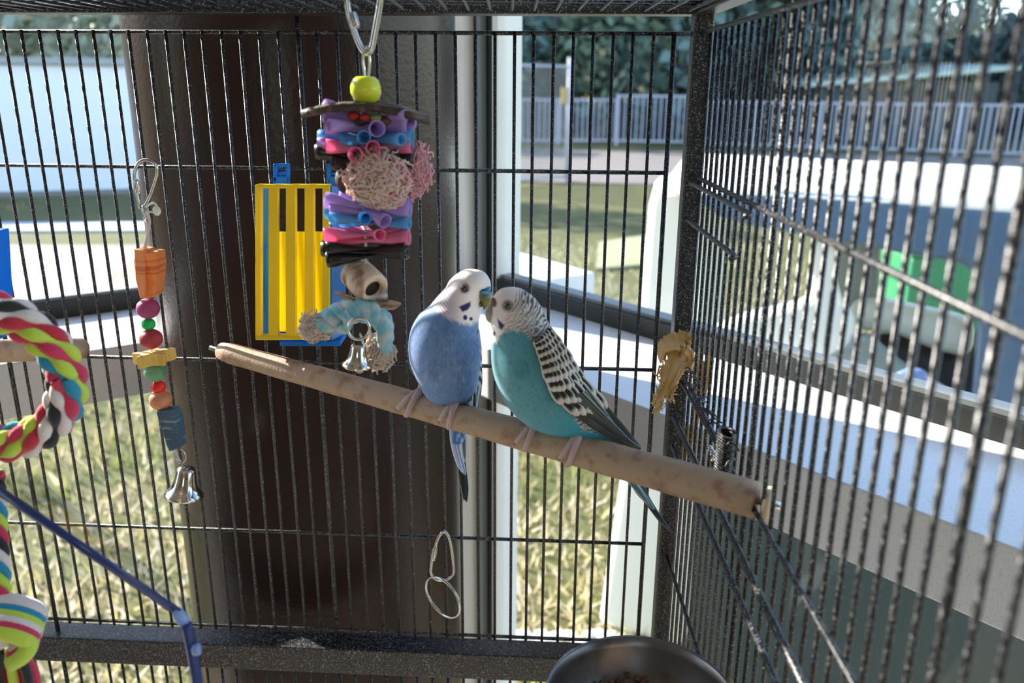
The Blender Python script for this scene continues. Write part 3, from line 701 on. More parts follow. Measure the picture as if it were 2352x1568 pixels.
rt_ = Matrix.Rotation(math.radians(6), 3, 'Y')
bell(P(822, 816, YT-.014), 36*K, 56*K, rt_, M_BELL, toy)
b = MB(); b.sphere(P(826, 846, YT-.014), 12*K, 14, 9); part(b, 'clapper', mat('clapper', (176, 160, 140), .4), toy)
for x, y in ((829, 772), (833, 784)): part(ring3(P(x, y, YT-.018), 7*K, 2*K, Vector((1, .4, .2)), 20), 'chain_link', M_CHROME, toy)
# ---- yellow and blue feeder
YF = .535
M_YEL = mat('yellow_plastic', (240, 212, 36), .35, trans=.25); M_FBLU = mat('blue_plastic', (16, 138, 232), .3, trans=.25); M_FCLR = mat('blue_clear', (84, 148, 214), .2, trans=.45)
fd = thing('bird_feeder', 'yellow slatted plastic feeder with blue back hooked on the cage wires', 'feeder', P(670, 780, .56))
def rect(px0, py0, px1, py1, Y0, Y1, nm, m, bev=.0007):
    q = [P(px0, py0, Y0), P(px1, py0, Y0), P(px1, py1, Y0), P(px0, py1, Y0)]; b = MB(); b.hexa(q, Vector((0, Y1-Y0, 0))); return part(b, nm, m, fd, bevel=bev)
rect(586, 424, 599, 781, YF, YF+.006, 'frame_rail', M_YEL); rect(740, 424, 757, 781, YF, YF+.006, 'frame_rail', M_YEL)
rect(586, 424, 757, 433, YF-.0004, YF+.006, 'frame_rail', M_YEL); rect(586, 772, 757, 781, YF-.0004, YF+.006, 'frame_rail', M_YEL)
for x0, x1 in ((616, 638), (656, 679), (699, 721)): rect(x0, 430, x1, 775, YF, YF+.005, 'slat', M_YEL)
rect(638, 532, 752, 762, YF+.026, YF+.0275, 'inner_panel', mat('yellow_panel', (255, 232, 30), .4, trans=.6))
rect(592, 428, 624, 776, YF+.012, YF+.0135, 'side_wall', M_FBLU)
q = [P(757, 426, YF+.002), P(757, 781, YF+.002), P(790, 768, YF+.036), P(790, 432, YF+.036)]; b = MB(); b.hexa(q, Vector((.0014, 0, 0))); part(b, 'side_wall', M_FCLR, fd)
rect(642, 783, 782, 795, YF+.012, YF+.034, 'tray', M_FBLU); 
q = [P(590, 776, YF+.006), P(752, 776, YF+.006), P(784, 764, YF+.034), P(640, 764, YF+.034)]; b = MB(); b.hexa(q, Vector((0, 0, -.0015))); part(b, 'floor_plate', M_FCLR, fd)
for x in (646, 769):
    Yh = YF+.028
    for x0, x1, y0, y1 in ((-19, -10, 378, 424), (9, 18, 378, 424), (-19, 18, 376, 384), (-19, 18, 405, 426), (-8, 9, 396, 402)):
        rect(x+x0, y0, x+x1, y1, Yh, Yh+.004, 'hook', M_FBLU)
# ---- left bead toy
YL = .566; KL = mpp(340, 700, YL)
lt = thing('bird_toy', 'string of wooden beads and shapes with a silver bell, by the brown column', 'bird toy', P(336, 380, YL))
quick_link(lt, [(310, 420), (309, 395), (320, 373), (338, 367), (355, 375), (361, 392), (356, 418), (344, 452), (332, 474), (322, 476), (318, 462), (313, 440)], YL, 3.7*KL, ((312, 412), (318, 447)))
part(ring3(P(331, 491, YL-.002), 17*KL, 2.6*KL, Vector((.8, .5, .1))), 'split_ring', M_CHROME, lt)
b = MB(); b.tube(pxs([(334, 476), (352, 466), (362, 478), (356, 486), (336, 486)], YL-.004, 20), 2.6*KL, 8); b.sphere(P(360, 484, YL-.004), (9*KL, 7*KL, 11*KL), 14, 9); part(b, 'cable_tie', mat('white_nylon', (236, 236, 230), .4, trans=.3), lt)
b = MB()
for k in range(3): b.tube(pxs([(333+k*2, 480), (338+3*k, 510), (340-k, 540), (334-k*2, 572)], YL-.003, 20), 2.8*KL, 6)
part(b, 'string', mat('white_string', (236, 226, 226), .8, trans=.3), lt)
b = MB(); b.tube(pxs([(334, 570), (341, 700), (347, 800), (362, 890), (372, 930), (392, 1000), (414, 1062)], YL, 40), 1.8*KL, 6); part(b, 'string', mat('white_string_b', (230, 222, 216), .8), lt)
M_ORW = mat('orange_wood', (234, 140, 76), .7, noise=(60, (206, 104, 50), .46, .6, (.2, .2, 4)), bump=.3, bscale=400)
b = MB(); q = [P(312, 571, YL-.004), P(333, 575, YL-.008), P(334, 580, YL-.0085), P(358, 580, YL-.005), P(361, 610, YL-.005), P(358, 650, YL-.005), P(352, 683, YL-.006), P(334, 686, YL-.008), P(322, 683, YL-.007), P(312, 640, YL-.004), P(307, 600, YL-.003)]
b.hexa(q, Vector((.001, .014, 0))); part(b, 'wood_block', M_ORW, lt, bevel=.0008)
b = MB(); q = [P(308, 572, YL-.006), P(330, 573, YL-.0105), P(332, 684, YL-.0105), P(322, 686, YL-.008), P(311, 640, YL-.006)]; b.hexa(q, Vector((0, .004, 0))); part(b, 'wood_block', M_ORW, lt, bevel=.0006)
def bead(x, y, r, c, nm, rough=.55, sq=.92, trans=0):
    b = MB(); b.sphere(P(x, y, YL), (r*KL, r*KL, r*KL*sq), 24, 16); part(b, 'bead', mat(nm, c, rough, trans=trans, noise=(90, tuple(int(v*.82) for v in c), .5, .7) if rough > .4 else None), lt)
bead(340, 708, 26, (170, 64, 116), 'plum_wood'); bead(341, 744, 15.5, (30, 200, 96), 'green_bead', .2, .95, .15); bead(347, 778, 26, (182, 56, 66), 'red_wood')
b = MB(); q = []; c0_ = P(352, 818, YL)
for i in range(10):
    a = math.pi*2*i/10+.5; r_ = (54 if i % 2 == 0 else 26)*KL; q.append(c0_+Vector((r_*math.cos(a), r_*math.sin(a)*.8, 12*KL+r_*math.cos(a)*.10)))
b.hexa(q, Vector((.0003, 0, -30*KL))); part(b, 'wood_star', mat('yellow_wood', (232, 196, 104), .65, noise=(70, (214, 166, 74), .45, .62, (3, 3, .2)), bump=.2), lt, bevel=.001)
bead(357, 853, 26.5, (112, 166, 130), 'sage_wood'); bead(364, 888, 16.5, (244, 52, 44), 'red_bead', .2, .95, .15); bead(369, 918, 26.5, (216, 142, 104), 'tan_wood')
b = MB(); q = [P(358, 946, YL-.004), P(372, 944, YL-.009), P(394, 941, YL-.006), P(403, 960, YL-.006), P(411, 1020, YL-.006), P(412, 1029, YL-.006), P(388, 1038, YL-.009), P(382, 1020, YL-.006)]
b.hexa(q, Vector((.002, .010, 0))); part(b, 'wood_block', mat('slate_wood', (66, 92, 112), .6, noise=(110, (130, 150, 156), .55, .68, (.4, .4, 3)), bump=.3), lt, bevel=.0008)
b = MB(); b.tube(pxs([(401, 1036), (404, 1052), (413, 1064), (422, 1062), (427, 1050), (422, 1038), (414, 1030)], YL-.004, 24), 2.2*KL, 8); part(b, 'wire_loop', M_CHROME, lt)
b = MB(); b.tube(pxs([(414, 1056), (418, 1068), (420, 1076)], YL-.004, 8), 2.4*KL, 8); part(b, 'wire_hook', M_CHROME, lt)
bell(P(425, 1107, YL-.004), 46*KL, 76*KL, Matrix.Rotation(math.radians(9), 3, 'Y') @ Matrix.Rotation(math.radians(-6), 3, 'X'), M_BELL, lt)
# ---- empty hanger at the foot of the panel
YH = .568; KH = mpp(1018, 1300, YH)
hg = thing('quick_link', 'silver quick link with an empty ring on the lowest cross wire', 'hanger', P(1018, 1225, YH))
quick_link(hg, [(1004, 1240), (1018, 1221), (1032, 1236), (1041, 1290), (1040, 1318), (1024, 1331), (1002, 1330), (990, 1314), (993, 1282), (1000, 1258)], YH, 3.6*KH, ((1000, 1256), (994, 1288)), 'link')
part(ring3(P(1017, 1371, YH-.003), 53*KH, 3.4*KH, Vector((-.62, -.78, -.12))), 'split_ring', M_CHROME, hg)
# ---- dish
YD = .365; dc = P(1472, 1606, YD); KD = mpp(1472, 1606, YD); RD = 224*KD
M_STEEL = mat('dull_steel', (124, 116, 110), .34, .85, noise=(40, (96, 88, 82), .5, .7))
dish = thing('food_dish', 'dull steel food dish at the bottom edge under the perch', 'dish', dc)
b = MB(); b.lathe([(RD*.7, -.034), (RD*.9, -.02), (RD*.97, -.004), (RD, 0), (RD*.985, .0022), (RD*.955, .001), (RD*.93, -.004), (RD*.86, -.018), (RD*.66, -.030), (0.0002, -.031), (0.0002, -.034), (RD*.7, -.034)], dc, 64); part(b, 'bowl', M_STEEL, dish)
b = MB(); rs = np.random.RandomState(5)
for i in range(420):
    a = rs.uniform(0, 6.28); r_ = RD*.78*math.sqrt(rs.rand()); b.sphere(dc+Vector((r_*math.cos(a), r_*math.sin(a), -.021+rs.uniform(-.002, .003))), (.0022, .0013, .0012), 6, 4, Matrix.Rotation(rs.uniform(0, 3), 3, 'Z'))
part(b, 'seed', mat('seed', (120, 84, 52), .7), dish, kind='stuff')
# ---- rope ring, braided
YR = .365; KR = mpp(0, 865, YR); rc = P(-32, 868, YR)
RCOL = [mat('rope_'+n, c, .9, sheen=.3, bump=.5, bscale=900) for n, c in (('pink', (206, 52, 88)), ('lime', (194, 218, 78)), ('blue', (38, 140, 178)), ('white', (226, 214, 212)), ('black', (36, 36, 40)), ('red', (196, 44, 66)))]
rg = thing('rope_ring', 'multicoloured braided rope ring at the left edge', 'bird toy', rc)
b = MB(); n_ = 72; R0 = 171*KR; ux = Vector((1, .18, 0)).normalized(); uz = Vector((0, -.1, 1)).normalized(); un = ux.cross(uz)
b.tube([rc+ux*math.cos(2*math.pi*i/n_)*R0+uz*math.sin(2*math.pi*i/n_)*R0 for i in range(n_)], 24*KR, 12, closed=True); part(b, 'core', RCOL[3], rg)
def braid_ring(k, sgn, ph, m):
    n = 360; pts = []; tw = 3
    for i in range(n):
        th = 2*math.pi*i/n; ph_ = sgn*tw*th+ph; rr = (28+4*math.cos(15*th+k*2*math.pi*2/3))*KR
        e = ux*math.cos(th)+uz*math.sin(th); pts.append(rc+e*(R0+rr*math.cos(ph_))+un*(rr*math.sin(ph_)))
    b = MB(); b.tube(pts, [(13.5+2.6*math.cos(15*2*math.pi*i/n+k*2*math.pi*2/3))*KR for i in range(n)], 10, closed=True); part(b, 'strand', m, rg)
for k in range(9): braid_ring(k, 1, 2*math.pi*k/9, RCOL[(0, 1, 2, 0, 3, 4, 3, 5, 1)[k]])
b = MB(); b.tube([rc+uz*(R0+.004), Vector((rc.x, rc.y, zroof))], .0025, 10); part(b, 'hanging_cord', RCOL[3], rg)
# rope tail with knot
YK = .33; KK = mpp(20, 1450, YK)
rtail = thing('knotted_rope', 'knotted multicoloured rope tail in the lower left corner', 'bird toy', P(0, 1300, YK))
for k in range(5):
    pts = []
    for i in range(60):
        u = i/59; a = u*2*math.pi*2.2+k*2*math.pi/5; c = P(-16+18*u, 1085+315*u, YK+.03*(1-u)); pts.append(c+Vector((math.cos(a)*15*KK, math.sin(a)*15*KK, 0)))
    b = MB(); b.tube(pts, 11*KK, 8); part(b, 'strand', RCOL[k], rtail)
for k in range(6):
    pts = []
    for i in range(30):
        a = -1.2+i/29*5.0; c = P(16, 1440, YK); rr = 62*KK
        tl = .5*(k-2.5)*.5
        pts.append(c+Vector((rr*math.cos(a), (k-2.5)*10*KK-rr*.7*abs(math.sin(a))*.5, rr*.72*math.sin(a)+tl*rr*.5)))
    b = MB(); b.tube(pts, 21*KK, 8); part(b, 'knot_strand', RCOL[(1, 0, 3, 1, 2, 3)[k]], rtail)
b = MB(); b.sphere(P(20, 1440, YK+.002), (60*KK, 40*KK, 46*KK), 16, 10); part(b, 'knot_core', RCOL[3], rtail)
for k in range(6):
    x0 = -20+k*16; b = MB(); b.tube(pxs([(10+k*6, 1490), (x0+16, 1540), (x0+26, 1600), (x0+34, 1660)], YK+.004*(k % 2), 16), 11*KK, 8); part(b, 'strand', RCOL[(4, 5, 1, 5, 4, 0)[k]], rtail)
# ---- blue plastic piece at the left edge
b = MB(); q = [P(-90, 535, .5), P(-22, 535, .5), P(-7, 780, .5), P(-90, 780, .5)]; b.hexa(q, Vector((0, .02, 0)))
t = thing('bird_feeder', 'blue plastic feeder edge behind the rope ring at the left margin', 'feeder', P(0, 780, .5)); part(b, 'side_wall', M_FBLU, t, bevel=.001)
b = MB(); q = [P(-90, 742, .499), P(-4, 742, .499), P(-4, 782, .499), P(-90, 782, .499)]; b.hexa(q, Vector((0, .023, 0))); part(b, 'tray', M_FBLU, t, bevel=.001)
# ---- clear acrylic cup corner
YA = .31; M_ACR = glass_mat('acrylic', (.80, .82, .85), .05, .05); M_ACE = mat('acrylic_edge', (60, 76, 132), .15, trans=.3)
ac = thing('seed_guard', 'clear acrylic seed guard with blue tinted edges in the lower left', 'feeder', P(410, 1410, YA))
b = MB(); q = [P(-20, 1112, YA+.01), P(414, 1408, YA+.01), P(432, 1372, YA+.02), P(50, 1070, YA+.035)]; b.hexa(q, Vector((0, 0, -.0012))); part(b, 'rim', M_ACR, ac)
b = MB(); b.tube([P(-30, 1108, YA+.01), P(410, 1406, YA+.01)], 13*mpp(200, 1250, YA), 8, squash=(.55, Vector((0, 1, 0)))); part(b, 'edge', M_ACE, ac)
M_ACW = mat('acrylic_corner', (170, 190, 235), .1, trans=.4)
b = MB(); b.sphere(P(418, 1420, YA+.01), (12*KD, 14*KD, 26*KD), 14, 10, Matrix.Rotation(-.5, 3, 'Y')); part(b, 'corner', M_ACW, ac)
b = MB(); b.tube(pxs([(428, 1432), (440, 1490), (452, 1560), (462, 1640)], YA+.008, 12), 11*KD, 8); part(b, 'edge', M_ACE, ac)
b = MB(); q = [P(414, 1408, YA+.01), P(432, 1372, YA+.02), P(480, 1640, YA+.02), P(462, 1640, YA+.008)]; b.hexa(q, Vector((.0008, 0, 0))); part(b, 'side_wall', M_ACR, ac)
b = MB(); b.tube(pxs([(446, 1492), (458, 1490)], YA+.006, 4), 12*KD, 8); part(b, 'clip', M_ACW, ac)
# ---- dried husk by the corner post
M_HUSK = mat('dried_husk', (246, 218, 164), .7, noise=(120, (232, 194, 128), .45, .62, (1, 1, .3)), bump=.4, bscale=400, trans=.4)
hk = thing('dried_leaf', 'dried tan husk strips tied to the cage corner post', 'dried leaf', P(1560, 800, .545))
def ribbon(pts, wd, Y, nm='strip', rag=.15, seed=0):
    c = pxs(pts, Y, 36); rs = np.random.RandomState(seed); b = MB(); vs = []
    for i, p in enumerate(c):
        t = (c[min(i+1, 35)]-c[max(i-1, 0)]).normalized(); sd = t.cross(Vector((0, 1, 0))).normalized()
        w_ = wd*mpp(1550, 850, .54)*(1-.65*(i/35)**2)*(1+rs.normal()*rag)
        for j in range(7):
            v = -1+j/3; vs.append(p+sd*v*w_*.5+Vector((0, .004*math.cos(v*2.4+i*.15)-.002*v, 0)))
    b.add(vs, [(i*7+j, i*7+j+1, i*7+j+8, i*7+j+7) for i in range(35) for j in range(6)])
    o = part(b, nm, M_HUSK, hk); md = o.modifiers.new('solid', 'SOLIDIFY'); md.thickness = .0005; return o
ribbon([(1592, 792), (1568, 782), (1540, 790), (1524, 806), (1522, 830)], 40, .535, seed=1)
ribbon([(1590, 798), (1566, 808), (1548, 840), (1534, 880), (1518, 915), (1506, 946)], 40, .533, rag=.2, seed=2)
ribbon([(1586, 806), (1562, 836), (1552, 872), (1544, 894)], 34, .53, seed=3)
ribbon([(1566, 808), (1582, 826), (1590, 852)], 34, .53, seed=4)
ribbon([(1584, 985), (1578, 1020), (1570, 1050), (1566, 1082)], 22, .556, rag=.25, seed=5)
for i, (x, y0, y1) in enumerate(((1604, 800, 935), (1616, 830, 925), (1630, 812, 905), (1600, 930, 1010))): ribbon([(x, y0), (x-3, (y0+y1)/2), (x-9, y1)], 12, .556, rag=.05, seed=6+i)
b = MB(); rs = np.random.RandomState(9)
for i in range(34):
    x, y = [(1516, 850), (1508, 910), (1512, 930), (1545, 895), (1524, 840), (1530, 890)][i % 6]; pts = [(x+rs.normal()*7+k*rs.normal()*3, y+rs.normal()*8+k*rs.uniform(0, 8)) for k in range(4)]
    b.tube(pxs(pts, .531, 10), .0005, 4)
part(b, 'fibres', M_HUSK, hk, kind='stuff')
b = MB(); b.tube([P(1566, 1082, .556), P(1574, 1130, .556), P(1576, 1160, .556)], .0012, 6); part(b, 'fibre', M_HUSK, hk)
# ------------------------------------------------------------------ the two budgerigars
def sm(e0, e1, x): t = np.clip((x-e0)/(e1-e0), 0, 1); return t*t*(3-2*t)
def lin(c): return np.array(L(c))
def mixc(a, b, t): return a+(b-a)*t[..., None]
rngb = np.random.RandomState(11)
NZ = rngb.rand(64, 64)
def vnoise(x, y):
    xi = np.floor(x).astype(int); yi = np.floor(y).astype(int); u = x-xi; v = y-yi; u = u*u*(3-2*u); v = v*v*(3-2*v)
    g = lambda i, j: NZ[i % 64, j % 64]
    return (g(xi, yi)*(1-u)+g(xi+1, yi)*u)*(1-v)+(g(xi, yi+1)*(1-u)+g(xi+1, yi+1)*u)*v
BIRDM = mat('plumage', (255, 255, 255), .62, attr=True, sheen=.25, spec=.25, bump=.12, bscale=1500)
EYEM = mat('eye', (8, 8, 10), .05, spec=.9, coat=.6); CEREM = mat('blue_cere', (62, 128, 172), .4); CERE2 = mat('brown_cere', (124, 78, 70), .5)
BEAKM = mat('beak', (132, 130, 62), .35, noise=(220, (86, 92, 56), .4, .6)); BEAK2 = mat('grey_beak', (150, 146, 132), .4); FOOTM = mat('foot_skin', (186, 160, 158), .6, bump=.4, bscale=1200); CLAWM = mat('claw', (84, 60, 64), .4)
def grid_mesh(name, V, C, parent, m, closed=True):
    n, k = V.shape[:2]; idx = np.arange(n*k).reshape(n, k)
    kk = k if closed else k-1
    a = idx[:-1, :kk]; b_ = idx[1:, :kk]; c_ = np.roll(idx, -1, 1)[1:, :kk]; d_ = np.roll(idx, -1, 1)[:-1, :kk]
    F_ = np.stack([a, b_, c_, d_], -1).reshape(-1, 4)
    me = bpy.data.meshes.new(name); me.vertices.add(n*k); me.vertices.foreach_set('co', V.reshape(-1).astype(np.float32))
    me.loops.add(F_.size); me.loops.foreach_set('vertex_index', F_.reshape(-1).astype(np.int32)); me.polygons.add(len(F_))
    me.polygons.foreach_set('loop_start', (np.arange(len(F_))*4).astype(np.int32))
    me.polygons.foreach_set('use_smooth', np.ones(len(F_), bool)); me.update(calc_edges=True)
    at = me.attributes.new('Col', 'FLOAT_COLOR', 'POINT'); at.data.foreach_set('color', np.concatenate([C, np.ones(C.shape[:2]+(1,))], -1).reshape(-1).astype(np.float32))
    me.materials.append(m); o = bpy.data.objects.new(name, me); COL.objects.link(o)
    bm = bmesh.new(); bm.from_mesh(me); bmesh.ops.recalc_face_normals(bm, faces=bm.faces); bm.to_mesh(me); bm.free()
    attach(o, parent); return o
ER, EF, EU, EE = np.array(rt), np.array(fwd), np.array(up), np.array(EYE)
def Pn(X, Y_, D):      # arrays of photo coordinates and world depth
    d = ER*((X-CX)/F)[..., None]-EU*((Y_-CY)/F)[..., None]+EF
    return EE+d*(D/d[..., 1])[..., None]
def bird_body(sections, Y, thick, n, k):
    """sections: (x0,y0,x1,y1,depth factor): loft, tapering at both ends"""
    c = catmull(sections, n); a = np.linspace(0, 2*np.pi, k, endpoint=False)
    cx, cy = (c[:, 0]+c[:, 2])/2, (c[:, 1]+c[:, 3])/2; hx, hy = (c[:, 2]-c[:, 0])/2, (c[:, 3]-c[:, 1])/2
    hw = np.hypot(hx, hy); X = cx[:, None]+hx[:, None]*np.cos(a); Yp = cy[:, None]+hy[:, None]*np.cos(a)
    mp = Y/F/.97; dep = thick*c[:, 4]*hw*mp
    D = Y+dep[:, None]*np.sin(a)
    return X, Yp, D, hw
def foot(parent, root, toes, Y):
    for t in toes:
        q = [P(*root, Y)]+[P(x, y, d) for x, y, d in t]; c = vcurve(q, 22); m = mpp(1040, 960, Y)
        b = MB(); b.tube(c, [(8.5-3.2*i/21+.7*math.sin(i*1.6))*m for i in range(22)], 12); part(b, 'toe', FOOTM, parent)
        e = c[-1]; dirn = (c[-1]-c[-3]).normalized(); b = MB(); b.tube(vcurve([e-dirn*.0005, e+dirn*.0012, e+dirn*.0022+Vector((0, .0006, -.0004))], 8), [.0009-.0001*i for i in range(8)], 8); part(b, 'claw', CLAWM, parent)
def blade(name, pts, wid, Y, col, edge, parent, dz=0, tipround=1):
    """one long feather: mid line in photo px, half widths px, slightly cupped; pale margin"""
    c = catmull(pts, 26); w_ = catmull([(x, 0) for x in wid], 26)[:, 0]
    t = np.gradient(c, axis=0); t /= np.linalg.norm(t, axis=1)[:, None]; nrm = np.stack([-t[:, 1], t[:, 0]], 1)
    v = np.linspace(-1, 1, 9); 
    X = c[:, 0][:, None]+nrm[:, 0][:, None]*w_[:, None]*v; Yp = c[:, 1][:, None]+nrm[:, 1][:, None]*w_[:, None]*v
    dd = Y if np.ndim(Y) == 0 else catmull([(y, 0) for y in Y], 26)[:, 0][:, None]
    D = dd+.0012*v[None, :]**2+np.zeros_like(X)+dz
    e_ = sm(.55, .95, np.abs(v))[None, :]*np.ones_like(X); sh = (np.abs(v) < .12)[None, :]*np.ones_like(X)*.35
    C = mixc(np.broadcast_to(lin(col), X.shape+(3,)), np.broadcast_to(lin(edge), X.shape+(3,)), np.clip(e_+sh, 0, 1))
    V1 = Pn(X, Yp, D); V2 = Pn(X[:, ::-1], Yp[:, ::-1], (D+.0005)[:, ::-1])
    return grid_mesh(name, np.concatenate([V1, V2], 1), np.concatenate([C, C[:, ::-1]], 1), parent, BIRDM)

# ---------- the blue one, facing right
pc = perch_at(1040); Y1 = pc.y+.001
b1 = thing('budgerigar', 'blue budgerigar with white head and blue cere, on the left, touching beaks with its mate', 'bird', P(1035, 935, Y1))
S1 = [(1078, 617, 1084, 617, .5), (1063, 620.5, 1104, 620.5, .8), (1050, 628, 1116, 628, .85), (1036, 640, 1124, 640, .85), (1029, 650, 1127, 650, .85), (1024, 660, 1126, 660, .85), (1012, 672, 1114, 672, .85), (997, 690, 1108, 690, .84), (984, 705, 1106, 705, .84), (964, 720, 1104, 720, .84), (951, 740, 1099, 740, .85), (943, 760, 1100, 760, .86), (939, 780, 1103, 780, .87), (938, 800, 1104, 800, .88), (941, 830, 1104, 830, .88), (951, 860, 1101, 860, .88), (963, 885, 1096, 885, .86), (978, 910, 1090, 910, .8), (992, 923, 1078, 923, .72), (1006, 931, 1060, 931, .6), (1022, 936, 1044, 936, .4)]
X, Yp, D, hw = bird_body(S1, Y1, 1.0, 330, 260)
n0 = vnoise(X*.09, Yp*.045); n1 = vnoise(X*.25+9, Yp*.12+5); n2 = vnoise(X*.03+3, Yp*.02+7)
blue = mixc(np.broadcast_to(lin((104, 138, 186)), X.shape+(3,)), np.broadcast_to(lin((80, 114, 164)), X.shape+(3,)), sm(.35, .75, n2)*.7)
blue = mixc(blue, np.broadcast_to(lin((140, 158, 192)), X.shape+(3,)), sm(.55, .95, n0*.6+n1*.4)*.75*sm(740, 830, Yp+.35*(1040-X)))
n3 = vnoise(X*.55+2, Yp*.16+4); blue = mixc(blue, np.broadcast_to(lin((150, 166, 196)), X.shape+(3,)), sm(.62, .95, n3)*.42); blue = mixc(blue, np.broadcast_to(lin((44, 74, 126)), X.shape+(3,)), sm(.4, .1, n3)*.35)
blue = mixc(blue, np.broadcast_to(lin((64, 124, 184)), X.shape+(3,)), sm(870, 930, Yp)*.5)
face = mixc(np.broadcast_to(lin((228, 216, 224)), X.shape+(3,)), np.broadcast_to(lin((238, 228, 222)), X.shape+(3,)), sm(1030, 1080, X))
dd_ = np.hypot(X-1110, Yp-640); bars = .5+.5*np.sin(dd_*2*np.pi/6.2+1.5*n1)
bk = sm(1058, 1020, X-.25*(Yp-680))*sm(622, 650, Yp)
face = mixc(face, np.broadcast_to(lin((150, 142, 158)), X.shape+(3,)), bars*bk*.75)
bxs = np.array([960, 985, 1000, 1030, 1075, 1100, 1140.]); bys = np.array([690, 690, 712, 733, 748, 738, 715.])
yb = np.interp(X, bxs, bys); tb = sm(-7, 7, Yp-yb+8*(n1-.5))
C = mixc(face, blue, tb)
chk = lin((40, 36, 92))
def inpoly(X, Y_, pts, soft=2.5):
    d = np.full(X.shape, 1e9); k = len(pts); ar = sum(pts[i][0]*pts[(i+1) % k][1]-pts[(i+1) % k][0]*pts[i][1] for i in range(k)); sg = 1 if ar > 0 else -1
    for i in range(k):
        x0, y0 = pts[i]; x1, y1 = pts[(i+1) % k]; l_ = math.hypot(x1-x0, y1-y0); d = np.minimum(d, sg*((x1-x0)*(Y_-y0)-(y1-y0)*(X-x0))/l_)
    return sm(-soft, soft, d)
m_ = inpoly(X, Yp, [(1054, 704), (1081, 692), (1081, 703), (1073, 712), (1062, 716)])
m_ = np.maximum(m_, sm(1.25, .75, np.hypot((X-1068.5)/5, (Yp-729)/6))); m_ = np.maximum(m_, sm(1.3, .7, np.hypot((X-1082)/4, (Yp-732)/4.2)))
C = mixc(C, np.broadcast_to(chk, X.shape+(3,)), m_)
ew = sm(1.5, .9, np.hypot((X-1068)/11, (Yp-662)/11)); C = mixc(C, np.broadcast_to(lin((168, 152, 150)), X.shape+(3,)), ew*.6)
V = Pn(X, Yp, D)
grid_mesh('body', V, C, b1, BIRDM)
surfX, surfY, surfD = X.ravel(), Yp.ravel(), D.ravel()
def near(px, py, sx, sy, sd):
    m = (sx-px)**2+(sy-py)**2; i = np.argsort(m)[:8]; return sd[i].min()
s1 = lambda x, y: near(x, y, surfX, surfY, surfD)
def eye(parent, x, y, r, d, Y):
    k = mpp(x, y, Y); b = MB(); b.sphere(P(x, y, d+.0012), (r*k, .0022, r*k), 20, 12); part(b, 'eye', EYEM, parent)
    b = ring3(P(x, y, d-.0003), r*k*1.15, .00045, Vector((0, 1, 0)), 28); part(b, 'eye_ring', mat('eye_skin', (120, 112, 112), .6), parent)
eye(b1, 1067, 662, 7.5, s1(1067, 662), Y1)
k1 = mpp(1100, 680, Y1)
def beak(parent, pts, wid, m, Y, nm='beak'):
    c = vcurve([P(x, y, d) for x, y, d in pts], 26); w_ = catmull([(x, 0) for x in wid], 26)[:, 0]; b = MB(); b.tube(c, list(np.maximum(w_, .3)*k1), 18); return part(b, nm, m, parent)
Yf1 = s1(1098, 672)
beak(b1, [(1098, 668, Yf1+.008), (1110, 676, Yf1+.004), (1116, 690, Yf1+.003), (1114, 702, Yf1+.003), (1111, 711, Yf1+.004)], (11, 13, 11, 6, 1), BEAKM, Y1)
beak(b1, [(1094, 690, Yf1+.006), (1102, 698, Yf1+.004), (1108, 703, Yf1+.004)], (8, 7, 3), BEAKM, Y1, 'lower_beak')
b = MB()
b.sphere(P(1110, 668, Yf1+.0035), (14*k1, .0040, 8.5*k1), 22, 14, Matrix.Rotation(.35, 3, 'Y')); b.sphere(P(1119, 663, Yf1+.0045), (9*k1, .004, 7*k1), 18, 12)
part(b, 'cere', CEREM, b1)
b = MB(); b.sphere(P(1110, 666, Yf1+.0002), (3.4*k1, .0006, 2.2*k1), 12, 8); part(b, 'nostril', mat('nostril', (20, 30, 50), .6), b1)
# wings of the blue bird: slivers on both sides
def wing_strip(nm, pts, wid, Y, parent, light, dark, nb):
    c = catmull(pts, 60); w_ = catmull([(x, 0) for x in wid], 60)[:, 0]; v = np.linspace(-1, 1, 15); t = np.linspace(0, 1, 60)
    X = c[:, 0][:, None]+w_[:, None]*v; Y_ = c[:, 1][:, None]+6*v[None, :]**2
    D = Y+.004*v[None, :]**2*0+.010*(.5+.5*v[None, :])+np.zeros_like(X)
    bar = sm(.35, .6, .5+.5*np.sin(t[:, None]*nb*2*np.pi-v[None, :]*2.2)); low = sm(.5, .62, t)[:, None]
    m = bar*(1-low)+low*sm(.62, .3, np.abs(((v[None, :]+1)*1.6+t[:, None]*.8) % 1-.5)*2)
    C = mixc(np.broadcast_to(lin(dark), X.shape+(3,)), np.broadcast_to(lin(light), X.shape+(3,)), 1-m)
    V1 = Pn(X, Y_, D); V2 = Pn(X[:, ::-1], Y_[:, ::-1], D[:, ::-1]+.002)
    return grid_mesh(nm, np.concatenate([V1, V2], 1), np.concatenate([C, C[:, ::-1]], 1), parent, BIRDM)
wing_strip('wing', [(1100, 756), (1100, 790), (1098, 830), (1097, 870), (1093, 910), (1090, 945), (1087, 962)], (2, 6, 9, 11, 10, 8, 3), Y1-.006, b1, (196, 198, 200), (22, 24, 34), 9)
wing_strip('wing', [(944, 775), (939, 800), (940, 820), (945, 842), (952, 858)], (1, 3, 4, 4, 1), Y1+.004, b1, (190, 190, 200), (90, 100, 120), 6)
blade('flight_feather', [(1086, 880), (1089, 915), (1086, 950), (1083, 965)], (3, 6, 5, 1), Y1-.004, (26, 28, 38), (150, 160, 180), b1)
